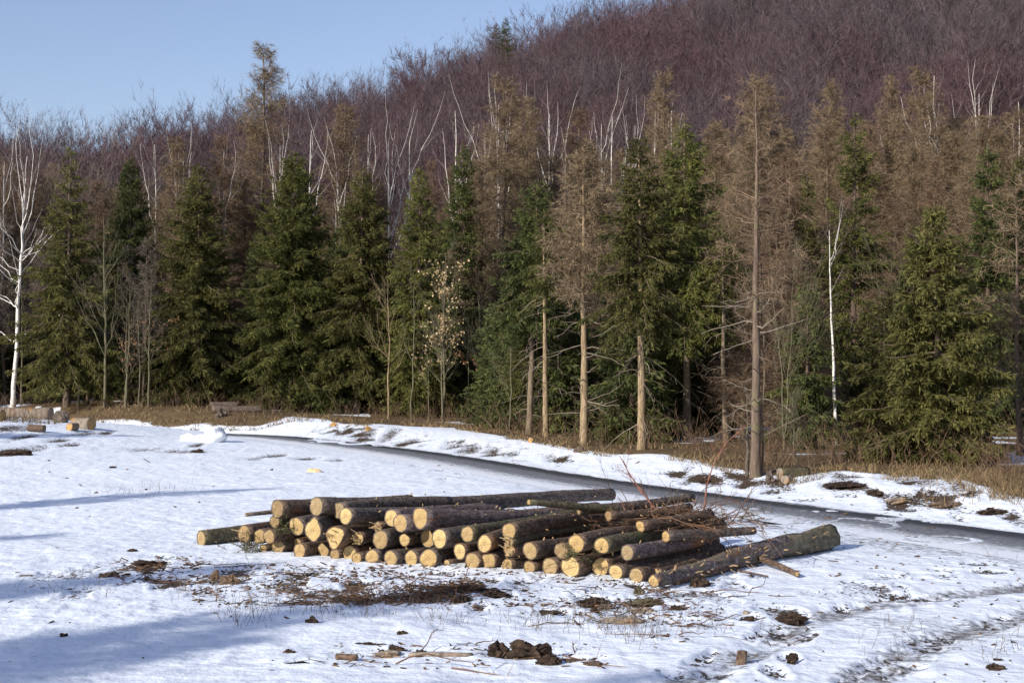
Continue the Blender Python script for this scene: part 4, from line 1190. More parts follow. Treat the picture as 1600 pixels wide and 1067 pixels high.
def log_mesh(L, r0, r1, seed, bark, stubs=14, shape=None, sides=22, splint=0, bend=.016, stub_len=.035, rough=.065):
    rs = np.random.default_rng(seed)
    k = max(10, int(L * 7))
    t = np.linspace(0, 1, k)
    an = np.arange(sides) / sides * 2 * math.pi
    bx = np.sin(t * math.pi) * bend * L * rs.normal(); bz = np.sin(t * math.pi * rs.uniform(.7, 1.6)) * bend * L * rs.normal() * .5
    rr = (r0 + (r1 - r0) * t)[:, None] * (1 + rough * 2 * (vnoise(np.cos(an)[None] * 1.6 + t[:, None] * L * 1.6 + seed, np.sin(an)[None] * 1.6 + t[:, None] * L * .7, seed) - .5) + rough * .9 * (vnoise(np.cos(an)[None] * 4 + t[:, None] * L * 6, np.sin(an)[None] * 4 + seed + 0 * t[:, None], seed + 5) - .5))
    oval = 1 + rs.uniform(-.06, .06) * np.cos(2 * an + rs.uniform(0, 6.28)) + .025 * np.cos(3 * an + rs.uniform(0, 6.28))
    rr = rr * oval[None]
    if shape:
        prof = np.ones(sides)
        for amp, a0, w in shape:
            dd = (an - rad(a0) + math.pi) % (2 * math.pi) - math.pi
            prof = prof + amp * np.exp(-(dd / rad(w)) ** 2)
        f = np.exp(-t * L / .22)
        rr = rr * (1 + (prof[None] - 1) * f[:, None])
    g = Geo()
    V = np.stack([np.broadcast_to((t * L)[:, None], rr.shape), bx[:, None] + rr * np.cos(an)[None], bz[:, None] + rr * np.sin(an)[None]], -1)
    # bark edge turned in at both ends
    e0 = V[:1].copy(); e0[..., 1:] = e0[..., 1:] * .90 + .10 * np.array([bx[0], bz[0]]); e1 = V[-1:].copy(); e1[..., 1:] = e1[..., 1:] * .90 + .10 * np.array([bx[-1], bz[-1]])
    VV = np.concatenate([e0, V, e1]); kk = k + 2
    idx = np.arange(kk * sides).reshape(kk, sides); a = idx[:-1]; b = idx[1:]
    g.add(VV.reshape(-1, 3), Q=np.stack([a, b, np.roll(b, -1, 1), np.roll(a, -1, 1)], -1).reshape(-1, 4))
    # broken branch stubs
    if stubs:
        ts = rs.uniform(.04, .97, stubs); aa = rs.uniform(0, 2 * math.pi, stubs)
        rad_s = r0 + (r1 - r0) * ts
        o = np.stack([np.zeros(stubs), np.cos(aa), np.sin(aa)], 1)
        p = np.stack([ts * L, np.zeros(stubs), np.zeros(stubs)], 1) + o * (rad_s * .93)[:, None]
        ln = rs.uniform(.3, 1.6, stubs) * stub_len
        d = nrm(o + np.array([1, 0, 0]) * rs.uniform(-.2, .8, (stubs, 1)))
        P = np.stack([p, p + d * (ln * .6)[:, None], p + d * ln[:, None]], 1)
        R = (rs.uniform(.35, 1.0, stubs) * min(.018, r0 * .14))[:, None] * np.array([[1.1, .9, .6]])
        tubes(g, P, R, 5, m=1, cap=True)
    me = g.mesh('log', [MAT[bark], MAT['stub']], True)
    faces = []
    for e, x in ((e0, -.004), (e1, L + .004)):
        f = Geo(); ring = e[0].copy(); c = ring.mean(0)
        rings = [c + (ring - c) * q for q in (1.03, .66, .33)]
        vs = []
        for q, R_ in zip((1.0, .66, .33), rings):
            R2 = R_.copy(); R2[:, 0] = x + rs.normal(0, .0025, sides) + (.010 if x < 0 else -.010) * (q > .9); vs.append(R2)
        c = c.copy(); c[0] = x
        VV = np.concatenate(vs + [c[None]])
        i2 = np.arange(3 * sides).reshape(3, sides)
        Q = np.stack([i2[:-1], np.roll(i2[:-1], -1, 1), np.roll(i2[1:], -1, 1), i2[1:]], -1).reshape(-1, 4)
        T = np.stack([i2[2], np.roll(i2[2], -1), np.full(sides, 3 * sides)], -1)
        if x > 0: Q = Q[:, ::-1]; T = T[:, ::-1]
        f.add(VV, Q=Q, T=T)
        faces.append(f.mesh('cut_face', MAT['cut'], False))
    sp = None
    if splint:
        s_ = Geo(); n = splint
        aa = rs.uniform(0, 6.28, n); q = rs.uniform(.3, .95, n) * r0
        p = np.stack([rs.uniform(-.01, .05, n), np.cos(aa) * q, np.sin(aa) * q], 1)
        d = nrm(np.stack([-np.ones(n), rs.normal(0, .3, n), rs.normal(.15, .3, n)], 1))
        P = np.stack([p, p + d * rs.uniform(.06, .22, (n, 1))], 1)
        tubes(s_, P, np.full((n, 1), .016) * np.array([[1, .35]]), 4, cap=True)
        sp = s_.mesh('splinters', MAT['splinter'])
    return me, faces, sp

def axis_matrix(P0, P1, roll=0.0):
    x = nrm(P1 - P0); y = nrm(np.cross(np.array([0, 0, 1.0]), x)); z = np.cross(x, y)
    c, s = math.cos(roll), math.sin(roll)
    y2 = y * c + z * s; z2 = -y * s + z * c
    M = Matrix(((x[0], y2[0], z2[0], P0[0]), (x[1], y2[1], z2[1], P0[1]), (x[2], y2[2], z2[2], P0[2]), (0, 0, 0, 1)))
    return M

def make_log(P0, P1, r0, r1, seed, bark, label, group=None, name='log', **kw):
    L = float(np.linalg.norm(P1 - P0))
    me, faces, sp = log_mesh(L, r0, r1, seed, bark, **kw)
    o = link(name, me); o.matrix_world = axis_matrix(P0, P1)
    for f in faces:
        link('cut_face', f, o)
    if sp is not None:
        link('splinters', sp, o)
    return tag(o, label, 'log', group)

PILE = 'spruce logs stacked in the timber pile'
B_, G_, M_, P_ = 'log_brown', 'log_grey', 'log_moss', 'log_purple'
# u, v, radius px, mode ('g' on the ground, else depth offset), bark, end (u, v, radius px) or None, azimuth, options, label
LOGS = [
    (314, 841, 12.5, 'g', M_, (470, 832, 12), 58, {}, 'log lying out beyond the left end of the pile, its bark flaked red'),
    (381, 834, 13.5, .0, B_, None, 50, dict(splint=10), 'log with torn splinters next to the one lying out at the left end'),
    (405, 838, 12, .10, B_, None, 46, {}, 'half split log above the green sprig at the left end'),
    (420, 838, 11.5, -.15, B_, None, 46, {}, 'reddish log overlapping the half split one at the left end'),
    (411, 857, 7, 'g', B_, None, 44, {}, 'smallest bottom row log, right of the green sprig'),
    (434, 854, 12, 'g', B_, None, 42, {}, 'bottom row log with a clean round end, second from the green sprig'),
    (429, 815, 10, .25, B_, None, 46, {}, 'log peeping out below the left end of the uppermost layer'),
    (433, 795, 15, .05, B_, (640, 786, 13), 54, {}, 'leftmost log of the uppermost layer'),
    (463, 822, 14, .10, G_, None, 45, {}, 'shaded log with a grey tan end, left of the pointed one'),
    (489, 828, 15.5, -.15, G_, None, 44, dict(shape=[(.42, 100, 24), (.22, 262, 30)]), 'log with a lemon shaped end pointed at top and bottom'),
    (523, 838, 16, -.15, B_, None, 44, dict(shape=[(.30, 150, 22), (.34, 275, 24), (-.12, 210, 20), (.12, 20, 25)], splint=7), 'log with a jagged many cornered bright end'),
    (464, 849, 8.5, .35, B_, None, 42, {}, 'log almost hidden above the bottom row near its left end'),
    (468, 860, 12, 'g', B_, None, 42, {}, 'bottom row log lying a little apart, left of the jagged end'),
    (505, 860, 10.5, 'g', B_, None, 42, dict(shape=[(.25, 80, 30)]), 'bottom row log with an egg shaped end under the jagged one'),
    (523, 866, 9.5, 'g', B_, None, 42, {}, 'small bottom row log just right of the egg shaped end'),
    (546, 864, 13, .12, B_, None, 42, {}, 'log behind the small one that overlaps it in the bottom row'),
    (557, 872, 9.5, 'g', B_, None, 42, {}, 'small bottom row log overlapping a bigger one behind'),
    (559, 841, 10.5, .15, B_, None, 44, dict(splint=8), 'log with a frayed squarish end right of the jagged one'),
    (581, 870, 12.5, 'g', G_, None, 42, {}, 'bottom row log right of the overlapping pair'),
    (590, 823, 8.5, .35, B_, None, 46, dict(splint=8), 'frayed log end tucked behind a dark knotted one'),
    (594, 843, 15, -.05, G_, None, 44, {}, 'grey log end with a dark knot in its middle'),
    (494, 791, 15.5, .05, G_, (955, 776, 9.5), 55, dict(stubs=40), 'longest log of the uppermost layer, forming the skyline of the pile'),
    (529, 797, 13, .28, G_, (700, 788, 11), 54, {}, 'top log half hidden by the next log to its right'),
    (540, 806, 13.5, -.05, G_, (760, 795, 11), 50, {}, 'top log with an oval end overlapping the one to its left'),
    (611, 809, 14, .20, P_, (780, 800, 12), 48, {}, 'left one of two overlapping ends below the long top log'),
    (625, 817, 14.5, -.08, P_, (800, 806, 12), 48, {}, 'right one of two overlapping ends below the long top log'),
    (656, 809, 17.5, .0, P_, (932, 799, 11), 52, dict(stubs=36), 'thick slate barked log with a tall oval end, high in the middle'),
    (632, 843, 10, .10, B_, None, 44, {}, 'small dim log end in the middle of the second row'),
    (610, 872, 12.5, 'g', G_, None, 42, {}, 'dim bottom row log with a brown end'),
    (642, 872, 12.5, 'g', G_, None, 42, {}, 'dim bottom row log left of the big pale round one'),
    (668, 841, 14, .35, G_, None, 44, {}, 'log end half covered by the big round one in the second row'),
    (686, 841, 15.5, .0, G_, None, 44, {}, 'big round greenish tan log end in the second row'),
    (669, 872, 15.5, 'g', G_, None, 42, {}, 'big round greenish tan log end in the bottom row'),
    (698, 880, 6, 'g', B_, None, 42, {}, 'tiny bottom row log in a dark gap'),
    (718, 861, 12.5, .05, B_, None, 43, {}, 'orange tinted log end above the tiny one in the gap'),
    (738, 876, 13.5, 'g', B_, None, 42, {}, 'bottom row log with a notch at its lower edge'),
    (763, 876, 13.5, 'g', B_, None, 42, {}, 'bottom row log right beside the one with a notch'),
    (730, 834, 13, .0, M_, (928, 798, 8), 46, dict(stubs=26), 'mossy tapering log with a bright end in the third row'),
    (757, 849, 13.5, .05, B_, None, 44, {}, 'log below and right of the mossy tapering one'),
    (795, 830, 13.5, .0, B_, (1010, 802, 11), 46, dict(stubs=24), 'third row log with reddish bark right of the mossy tapering one'),
    (796, 858, 11.5, .05, B_, None, 44, dict(splint=6), 'log end with a white splinter hanging over it'),
    (793, 882, 10, 'g', B_, None, 42, dict(splint=7), 'small rough bottom row log'),
    (828, 860, 14, -.02, B_, (960, 838, 12), 44, {}, 'tall oval log end in the second row, right of the splintered ones'),
    (827, 886, 10.5, 'g', B_, None, 42, {}, 'small very pale bottom row log'),
    (859, 885, 14, 'g', B_, None, 42, {}, 'bottom row log left of the biggest end'),
    (877, 860, 13, .03, B_, None, 44, {}, 'yellow log end touching a higher bright one'),
    (891, 885, 17.5, 'g', B_, None, 42, {}, 'biggest pale log end of the bottom row, with a crack'),
    (900, 849, 15, -.05, B_, (1100, 822, 12), 45, dict(stubs=20), 'bright yellow log end above the small green sprig'),
    (940, 852, 13.5, .0, M_, (1125, 820, 11), 46, dict(stubs=26), 'log with a bright flat sided end and mossy bark'),
    (938, 885, 15, 'g', B_, None, 42, {}, 'bottom row log with a white strip of bark hanging beside it'),
    (962, 894, 12.5, 'g', G_, (1115, 856, 11), 44, {}, 'bottom row log with a smooth tan end, third from the right'),
    (980, 863, 12, .0, P_, (1095, 843, 11), 46, {}, 'smooth grey log with an orange end lying alone above the bottom row'),
    (994, 899, 12.5, 'g', B_, (1125, 862, 11), 44, {}, 'bottom row log with a pale round end, second from the right'),
    (1022, 897, 10.5, 'g', B_, (1150, 862, 10), 44, {}, 'orange log end mostly hidden behind the thin tip of the rough log'),
    (1056, 908, 8.5, 'g', B_, (1180, 872, 9), 43, {}, 'brown log lying under the big rough one at the right end'),
    (797, 846, 6, -.05, M_, (1005, 814, 7), 47, dict(splint=12, stubs=12), 'thin mossy log with a torn end slanting across the pile'),
    (826, 784, 4.5, .35, M_, (985, 799, 8), 62, dict(stubs=14), 'thinnest mossy log lying across the top of the pile'),
    (905, 796, 8, 1.4, G_, (1082, 777, 6.5), 60, dict(stubs=16), 'grey log whose far end shows at the top right of the pile'),
    (950, 806, 8, 1.2, B_, (1078, 792, 7), 60, dict(stubs=12), 'brown log whose far end shows below the grey one at the top right'),
    (1000, 822, 9, 1.0, B_, (1110, 803, 8), 56, dict(stubs=16), 'dark log under the heap of reddish twigs'),
    (1040, 838, 9, 1.0, G_, (1178, 829, 6), 60, dict(stubs=12), 'thin crooked log end poking out right of the twig heap'),
]
for i, (u, v, rp, mode, bark, end, az, kw, lab) in enumerate(LOGS):
    rs = np.random.default_rng(2000 + i)
    d = ray(u, v)
    if mode == 'g':
        P0 = on_front(u, v, 0)
        for _ in range(6):
            r0 = rp * P0[1] / F
            zt = r0 + hz(P0[0], P0[1]) - .03
            P0 = CAM + d * ((zt - CAM_Z) / d[2])
    else:
        P0 = on_front(u, v, mode)
    r0 = rp * P0[1] / F
    if end is None:
        L = rs.uniform(3.6, 5.2); a = rad(az - 8 - (6 if u < 680 else 0) + rs.normal(0, 2.5)); 
        P1 = P0 + np.array([math.sin(a) * L, math.cos(a) * L, 0])
        r1 = r0 * rs.uniform(.72, .9)
        gz = hz(P1[0], P1[1])
        P1[2] = (gz + r1) if mode == 'g' else max(gz + r1, P0[2] - rs.uniform(.03, .12))
    else:
        uu = (end[0] - 800) / F; a = rad(az - 9 - (4 if u < 600 else 0))
        t = (uu * P0[1] - P0[0]) / (math.sin(a) - uu * math.cos(a))
        D1 = P0[1] + t * math.cos(a)
        P1 = at_depth(end[0], end[1], D1); r1 = end[2] * D1 / F
        gz = hz(P1[0], P1[1]); P1[2] = max(P1[2], gz + r1 * .9)
    k_ = dict(kw); k_.setdefault('stubs', 12)
    make_log(P0, P1, r0, r1, 2000 + i, bark, lab, PILE, **k_)

# the big rough log at the right end, thin tip towards the viewer
P0 = np.array([0, 0, 0.0]); d = ray(1020, 908); P0 = CAM + d * 20.2
uu = (1297 - 800) / F; a = rad(36); t = (uu * P0[1] - P0[0]) / (math.sin(a) - uu * math.cos(a)); D1 = P0[1] + t * math.cos(a)
P1 = at_depth(1297, 826, D1); r1 = 19 * D1 / F; P1[2] = hz(P1[0], P1[1]) + r1 * .96
make_log(P0, P1, .085, r1, 2100, 'log_rough', 'thick rough log at the right end with many broken branch stubs, thin end nearest', None, stubs=110, rough=.20, stub_len=.06, sides=40)
# pole sticking out at the left
Pa = on_front(384, 804, .45); make_log(Pa, Pa + np.array([2.6, 1.9, -.02]), .034, .05, 2101, G_, 'thin dark pole sticking out of the pile at the upper left', None, name='pole', stubs=4)
Pa = ground(1180, 879) + np.array([0, 0, .10]); Pb = ground(1246, 903) + np.array([0, 0, .04])
make_log(Pa, Pb, .055, .04, 2102, B_, 'short orange brown broken limb lying on the snow right of the rough log', None, name='limb', stubs=8)
Pa = ground(1150, 893) + np.array([0, 0, .03]); Pb = ground(1200, 902) + np.array([0, 0, .02])
make_log(Pa, Pb, .016, .012, 2103, B_, 'thin stick lying on the snow below the broken limb', None, name='stick', stubs=3)

# ------------------------------------------------------------------ brushwood on the pile
def shoot(pts, r0, label, seed, subs=5, mat='red_twig', name='branch'):
    rs = np.random.default_rng(seed)
    P = np.array(pts, float)
    tt = np.linspace(0, len(P) - 1, 12); i = np.minimum(tt.astype(int), len(P) - 2); fr = (tt - i)[:, None]
    Q = P[i] * (1 - fr) + P[i + 1] * fr
    Q[1:-1] = Q[1:-1] * .5 + .25 * (Q[:-2] + Q[2:])
    Q[1:-1] += rs.normal(0, .012, Q[1:-1].shape)
    g = Geo(); R = np.linspace(r0, r0 * .3, 12)[None]
    tubes(g, Q[None], R, 6)
    c, cr = children(Q[None], R, subs, .35, .95, .4, .9, .28, rs, 5, up=.2, wig=.25, rr=.6)
    tubes(g, c, np.maximum(cr, .003), 4)
    c2, c2r = children(c, cr, 3, .2, 1, .3, .8, .45, rs, 3, up=.1)
    spikes(g, c2[:, 0], c2[:, -1], .008, rs)
    return tag(link(name, g.mesh(name, MAT[mat], True)), label, 'branch', 'branches sticking out of the pile')
def pxp(u, v, D): return at_depth(u, v, D)
shoot([pxp(1052, 838, 23.2), pxp(1020, 790, 23.5), pxp(992, 752, 23.6), pxp(968, 712, 23.7)], .020, 'tall reddish branch leaning left out of the pile', 31, 6)
shoot([pxp(1030, 815, 23.6), pxp(1010, 775, 23.9), pxp(985, 745, 24.0), pxp(975, 722, 24.0)], .014, 'second reddish branch leaning left beside the tall one', 32, 4)
shoot([pxp(1098, 815, 24.4), pxp(1103, 765, 24.6), pxp(1113, 722, 24.7), pxp(1140, 682, 24.9), pxp(1165, 666, 25.0)], .018, 'tall reddish branch bending right over the road', 33, 7)
shoot([pxp(1010, 850, 22.8), pxp(985, 815, 23.0), pxp(965, 775, 23.1)], .014, 'reddish branch crossing low in front of the twig heap', 34, 4)
shoot([pxp(1070, 815, 23.9), pxp(1078, 795, 24.0), pxp(1088, 780, 24.0)], .016, 'short dark spike of wood above the twig heap', 35, 2)
shoot([pxp(1030, 800, 23.9), pxp(1050, 778, 24.1), pxp(1064, 760, 24.2)], .012, 'thin grey branch pointing right above the twig heap', 36, 2, 'sapling_bark')
shoot([pxp(1010, 845, 23.0), pxp(1080, 808, 24.3), pxp(1195, 816, 25.4)], .012, 'long thin branch stretching right from the twig heap', 37, 6)
shoot([pxp(1110, 850, 23.3), pxp(1122, 822, 23.5), pxp(1160, 835, 24.2)], .010, 'bent brown branch at the right foot of the twig heap', 38, 5)
rs = np.random.default_rng(77)
g = Geo(); n = 250
c0 = pxp(1052, 816, 23.0)
S = c0 + rs.normal(0, 1, (n, 3)) * np.array([.5, .45, .10]) + rs.uniform(-.5, .5, (n, 1)) * np.array([[1.0, .6, .02]])
D_ = nrm(np.stack([rs.normal(.25, .8, n), rs.normal(.1, .7, n), rs.normal(.08, .30, n)], 1))
Bq = polyline(S, D_, rs.uniform(.25, 1.1, n), 5, np.stack([np.zeros(n), np.zeros(n), rs.uniform(-.35, .1, n)], 1), .25, rs)
tubes(g, Bq, rs.uniform(.004, .011, (n, 1)) * np.linspace(1, .4, 5)[None], 4)
c, cr = children(Bq, np.full((n, 5), .006), 4, .2, 1, .4, 1.0, .4, rs, 3, up=.0)
spikes(g, c[:, 0], c[:, -1], .009, rs)
tag(link('brushwood', g.mesh('brushwood', MAT['brown_twig'])), 'tangled heap of reddish brown twigs on the right part of the pile', 'brushwood', kind='stuff')

def sprig(P, seed, size, n, label):
    rs = np.random.default_rng(seed); g = Geo()
    S = P + rs.normal(0, .12, (n, 3)) * np.array([size, size, size * .45]) + np.array([0, 0, .08 * size])
    D_ = nrm(np.stack([rs.normal(0, 1, n), rs.normal(0, .8, n), rs.normal(.1, .4, n)], 1))
    Bq = polyline(S, D_, rs.uniform(.15, .4, n) * size, 4, None, .2, rs)
    tubes(g, Bq, np.full((n, 4), .005), 3, m=1)
    ii = np.repeat(np.arange(n), 26); s = rs.uniform(.05, .99, len(ii))
    p, t, _ = sample(Bq, np.full((n, 4), .005), s, ii)
    d = nrm(t * .6 + perp(t, rs))
    kites(g, p, p + d * rs.uniform(.02, .06, (len(ii), 1)), np.full((len(ii), 1), .005), perp(d, rs))
    tag(link('spruce_sprig', g.mesh('spruce_sprig', [MAT['fir_sprig'], MAT['brown_twig']])), label, 'sprig', 'green sprigs at the pile')
sprig(ground(392, 862) + np.array([0, -.05, 0]), 1, 1.15, 34, 'dark green spruce sprig at the foot of the pile near its left end')
sprig(on_front(447, 832, -.02), 2, .7, 12, 'green sprig hanging between the logs below the uppermost layer')
sprig(on_front(896, 869, -.1), 3, .65, 10, 'small green sprig lying between two yellow log ends')
sprig(ground(1165, 815), 4, 1.3, 16, 'flat green sprigs on the ground behind the twig heap')

# ------------------------------------------------------------------ clods, bark slabs and wood scattered on the snow
def lump(u, v, w, h, label, cat='clod', name='clod', mat='clod', seed=0, flat_=1.0, depth=None, spiky=.45, group=None, sink=.36, smooth=False):
    """irregular solid w x h photo pixels, resting on the ground at the pixel of its foot"""
    rs = np.random.default_rng(seed + int(u * 7 + v))
    P = ground(u, v); s = P[1] / F
    a, hh = w * s / 2, h * s
    b = depth * a if depth else a * rs.uniform(.5, .8)
    n1, n2 = 26, 15
    th = np.linspace(0, 2 * math.pi, n1, endpoint=False); ph = np.linspace(-math.pi / 2, math.pi / 2, n2)
    T_, P_2 = np.meshgrid(th, ph)
    x = np.cos(P_2) * np.cos(T_); y = np.cos(P_2) * np.sin(T_); z = np.sin(P_2)
    nn_ = 1 + spiky * 2 * (vnoise(x * 1.7 + seed * 3.3 + u, y * 1.7 + z * 2.1, seed) - .5) + 1.5 * spiky * (vnoise(x * 4 + seed, y * 4 + z * 3.7 + u, seed + 1) - .5) + spiky * (vnoise(x * 9 + seed, y * 9 + z * 8 + u, seed + 2) - .5)
    V = np.stack([x * a * nn_, y * b * nn_, z * hh * .62 * nn_ * (1 + .5 * (vnoise(x * 3 + seed, y * 3 + u, seed + 9) - .5)) + hh * (.5 - sink)], -1).reshape(-1, 3)
    rz = rs.uniform(-.3, .3); V[:, :2] = V[:, :2] @ np.array([[math.cos(rz), math.sin(rz)], [-math.sin(rz), math.cos(rz)]])
    idx = np.arange(n1 * n2).reshape(n2, n1); A = idx[:-1]; B = idx[1:]
    g = Geo(); g.add(V, Q=np.stack([A, np.roll(A, -1, 1), np.roll(B, -1, 1), B], -1).reshape(-1, 4))
    o = link(name, g.mesh(name, MAT[mat], smooth), None, (P[0], P[1], P[2]))
    return tag(o, label, cat, group)

lump(777, 1024, 36, 24, 'dark broken clod, left one of the two big ones near the bottom', seed=1)
lump(826, 1027, 52, 27, 'big dark clod of bark and earth near the bottom, right one of two', seed=2, spiky=.45)
lump(858, 1037, 36, 16, 'brown bark lump at the right foot of the big dark clod', seed=3)
lump(891, 1033, 36, 6, 'reddish bark strip right of the dark clods', 'bark', 'bark_strip', 'log_brown', 4, spiky=.3)
lump(927, 1038, 40, 6, 'reddish bark strip furthest right in the row of clods', 'bark', 'bark_strip', 'log_brown', 5, spiky=.3)
lump(605, 1024, 40, 8, 'weathered bark slab at the left end of the crooked branch', 'bark', 'bark_strip', 'old_wood', 6)
lump(655, 1024, 26, 10, 'knobbly root piece on the crooked branch near the bottom', seed=7)
lump(600, 1021, 14, 7, 'small dark bark lump right of the short dark log', seed=8)
lump(618, 1016, 24, 9, 'dark bark lump behind the weathered slab', seed=9)
lump(465, 1037, 36, 6, 'flat bark piece in the lower left of the snow', 'bark', 'bark_strip', 'clod', 10)
lump(452, 1019, 14, 6, 'small brown bark lump above the flat bark piece', seed=11)
lump(486, 974, 18, 11, 'black lump of bark standing in the snow left of centre', seed=12)
lump(628, 990, 16, 6, 'small mossy clod alone on the snow in the middle', seed=13)
lump(575, 1007, 30, 5, 'thin bark strip above the weathered slab', 'bark', 'bark_strip', 'clod', 14)
lump(975, 973, 60, 11, 'long flat slab of grey bark on the snow right of centre', 'bark', 'bark_strip', 'old_wood', 15, spiky=.25)
lump(925, 943, 36, 10, 'dark wedge of bark in front of the bright log ends', 'bark', 'bark_strip', 'clod', 16)
lump(945, 948, 26, 6, 'thin brown bark piece touching the dark wedge', 'bark', 'bark_strip', 'log_brown', 17)
lump(1003, 956, 30, 10, 'brown bark slab leaning up below the rough log tip', 'bark', 'bark_strip', 'old_wood', 18)
lump(930, 958, 12, 9, 'small brown bark lump left of the leaning slab', seed=19)
lump(998, 928, 14, 13, 'mossy lump right under the rough log tip', seed=20, mat='log_moss')
lump(1012, 942, 40, 10, 'mossy clods and twigs below the rough log tip', seed=21, mat='log_moss')
lump(1060, 952, 22, 7, 'small brown slab right of the leaning bark slab', 'bark', 'bark_strip', 'clod', 22)
lump(1092, 916, 28, 15, 'dark earth lump in the shade under the rough log', seed=23)
lump(1170, 968, 22, 7, 'dark flat clod left of the earth mound', seed=24)
lump(1166, 958, 12, 6, 'grey stone on the snow left of the earth mound', 'stone', 'stone', 'old_wood', 25, spiky=.15, smooth=True)
lump(1238, 972, 46, 20, 'brown mound of torn up earth beside the wheel track', seed=26, spiky=.4, mat='clod')
lump(1238, 1032, 16, 13, 'brown clod beside the wheel track near the bottom', seed=27, mat='clod')
lump(1553, 1045, 26, 11, 'dark reddish clod in the lower right corner', seed=28)
lump(1558, 1031, 14, 4, 'thin bark bit above the clod in the lower right corner', 'bark', 'bark_strip', 'clod', 29)
lump(172, 902, 28, 11, 'brown bark wedge on the snow left of the pile', 'bark', 'bark_strip', 'log_brown', 30)
lump(205, 861, 14, 5, 'small dark clod on the snow left of the pile', seed=31)
lump(235, 881, 44, 8, 'flat brown clod of bark and needles left of the pile', seed=32, mat='clod')
lump(98, 994, 11, 6, 'small black stone in the shade at the lower left', 'stone', 'stone', 'clod', 33)
lump(360, 913, 22, 20, 'round tuft of brown withered stalks in front of the pile', 'tuft', 'tuft', 'brush', 34, spiky=.5)
lump(335, 905, 13, 16, 'small pointed tuft of withered stalks left of the round one', 'tuft', 'tuft', 'brush', 35, spiky=.5)
lump(730, 922, 50, 10, 'biggest patch of dark torn sod in front of the pile', 'sod', 'sod', 'clod', 36, spiky=.35)
lump(722, 942, 20, 18, 'dark sod lump below the biggest patch of torn sod', 'sod', 'sod', 'clod', 37)
lump(772, 928, 40, 9, 'brown sod right of the biggest torn patch', 'sod', 'sod', 'clod', 38)
lump(860, 958, 34, 6, 'flat brown sod between the torn patches and the grey slab', 'sod', 'sod', 'clod', 39)
lump(20, 711, 40, 8, 'black heap of wet sod at the left edge of the snow', 'sod', 'sod', 'clod', 40)
lump(38, 711, 24, 9, 'smaller black sod at the right end of the heap at the left edge', 'sod', 'sod', 'clod', 41)
lump(309, 706, 18, 5, 'dark sod in front of the white snow lump', 'sod', 'sod', 'clod', 42)
lump(176, 731, 12, 4, 'dark chip alone on the snow at the left', 'bark', 'bark_strip', 'clod', 43)
lump(1405, 784, 40, 9, 'orange brown rotten wood on the snowy bank at the right', 'wood', 'rotten_wood', 'old_wood', 44, spiky=.3)
lump(1475, 790, 50, 9, 'brown rotten wood right of the orange piece on the bank', 'wood', 'rotten_wood', 'log_brown', 45, spiky=.3)
lump(1368, 773, 22, 9, 'dark sod on the bank left of the orange rotten wood', 'sod', 'sod', 'clod', 46)
lump(1320, 758, 60, 6, 'long dark strip of bare earth on the bank right of the roadside tree', 'sod', 'sod', 'clod', 47)
lump(1552, 800, 40, 7, 'brown sod at the right end of the snowy bank', 'sod', 'sod', 'clod', 48)
lump(1100, 752, 18, 6, 'dark sod on the bank left of the roadside tree', 'sod', 'sod', 'clod', 49)
lump(575, 672, 9, 8, 'orange wood chip on the bank below the olive spruce pair', 'wood', 'wood_chip', 'orange_cut', 50)
lump(521, 665, 10, 6, 'pale orange chip on the bank left of the olive spruce pair', 'wood', 'wood_chip', 'orange_cut', 51)
lump(490, 737, 24, 7, 'yellow sawn off slab lying alone on the snow', 'wood', 'wood_slab', 'splinter', 52, spiky=.12, depth=.5)
lump(905, 706, 20, 10, 'pale stump remains at the foot of the stripped conifer', 'stump', 'stump', 'log_grey', 53, spiky=.2)

def short_log(u, v, w, r, az, label, bark='old_wood', face=None, name='log', cat='log', tilt=0.0, lift=0.0, **kw):
    P = ground(u, v); s = P[1] / F
    L = w * s; r_ = r * s; a = rad(az)
    P0 = P + np.array([0, 0, r_ * .92 + lift])
    P1 = P0 + np.array([math.sin(a), math.cos(a), 0]) * L * math.cos(tilt) + np.array([0, 0, math.sin(tilt) * L])
    k_ = dict(stubs=0, rough=.05); k_.update(kw)
    me, faces, _ = log_mesh(L, r_, r_ * .96, int(u * 3 + v), bark, **k_)
    o = link(name, me); o.matrix_world = axis_matrix(P0, P1)
    for f in faces:
        if face: f.materials[0] = MAT[face]
        link('cut_face', f, o)
    return tag(o, label, cat)

short_log(525, 1030, 34, 5, 98, 'short dark log lying on the snow near the bottom', 'log_brown', 'old_wood')
short_log(640, 1026, 98, 3.6, 88, 'crooked grey branch lying on the snow near the bottom', 'old_wood', name='branch', cat='branch', bend=.03, stubs=4)
short_log(1158, 1038, 28, 8.5, 20, 'short upright log end stuck in the snow beside the wheel track', 'log_brown', 'old_wood', name='log', tilt=rad(66), lift=-.10)
short_log(4, 657, 30, 9, -75, 'round log with an orange cut end at the left edge', 'old_wood', 'orange_cut')
short_log(80, 656, 110, 10, -82, 'big weathered log lying at the left edge, cracked end to the right', 'old_wood', 'old_wood')
short_log(143, 672, 36, 10, -62, 'stout sawn block with a glowing orange end, on the snow at the left', 'old_wood', 'orange_cut')
short_log(108, 673, 16, 6.5, 25, 'small round sawn block beside the stout one', 'old_wood', 'orange_cut')
short_log(44, 674, 27, 5.5, 95, 'flat reddish wood billet in front of the big weathered log', 'log_brown', 'old_wood')
lump(95, 660, 26, 20, 'grey stump between the big weathered log and the stout block', 'stump', 'stump', 'log_grey', 60, spiky=.15, sink=.2)
short_log(332, 645, 76, 6, 84, 'big weathered log in the brown grass behind the snow lump', 'log_grey', 'log_grey')
short_log(328, 637, 44, 5, 80, 'snow dusted grey log behind the weathered one on the grassy bank', 'log_grey', 'old_wood')
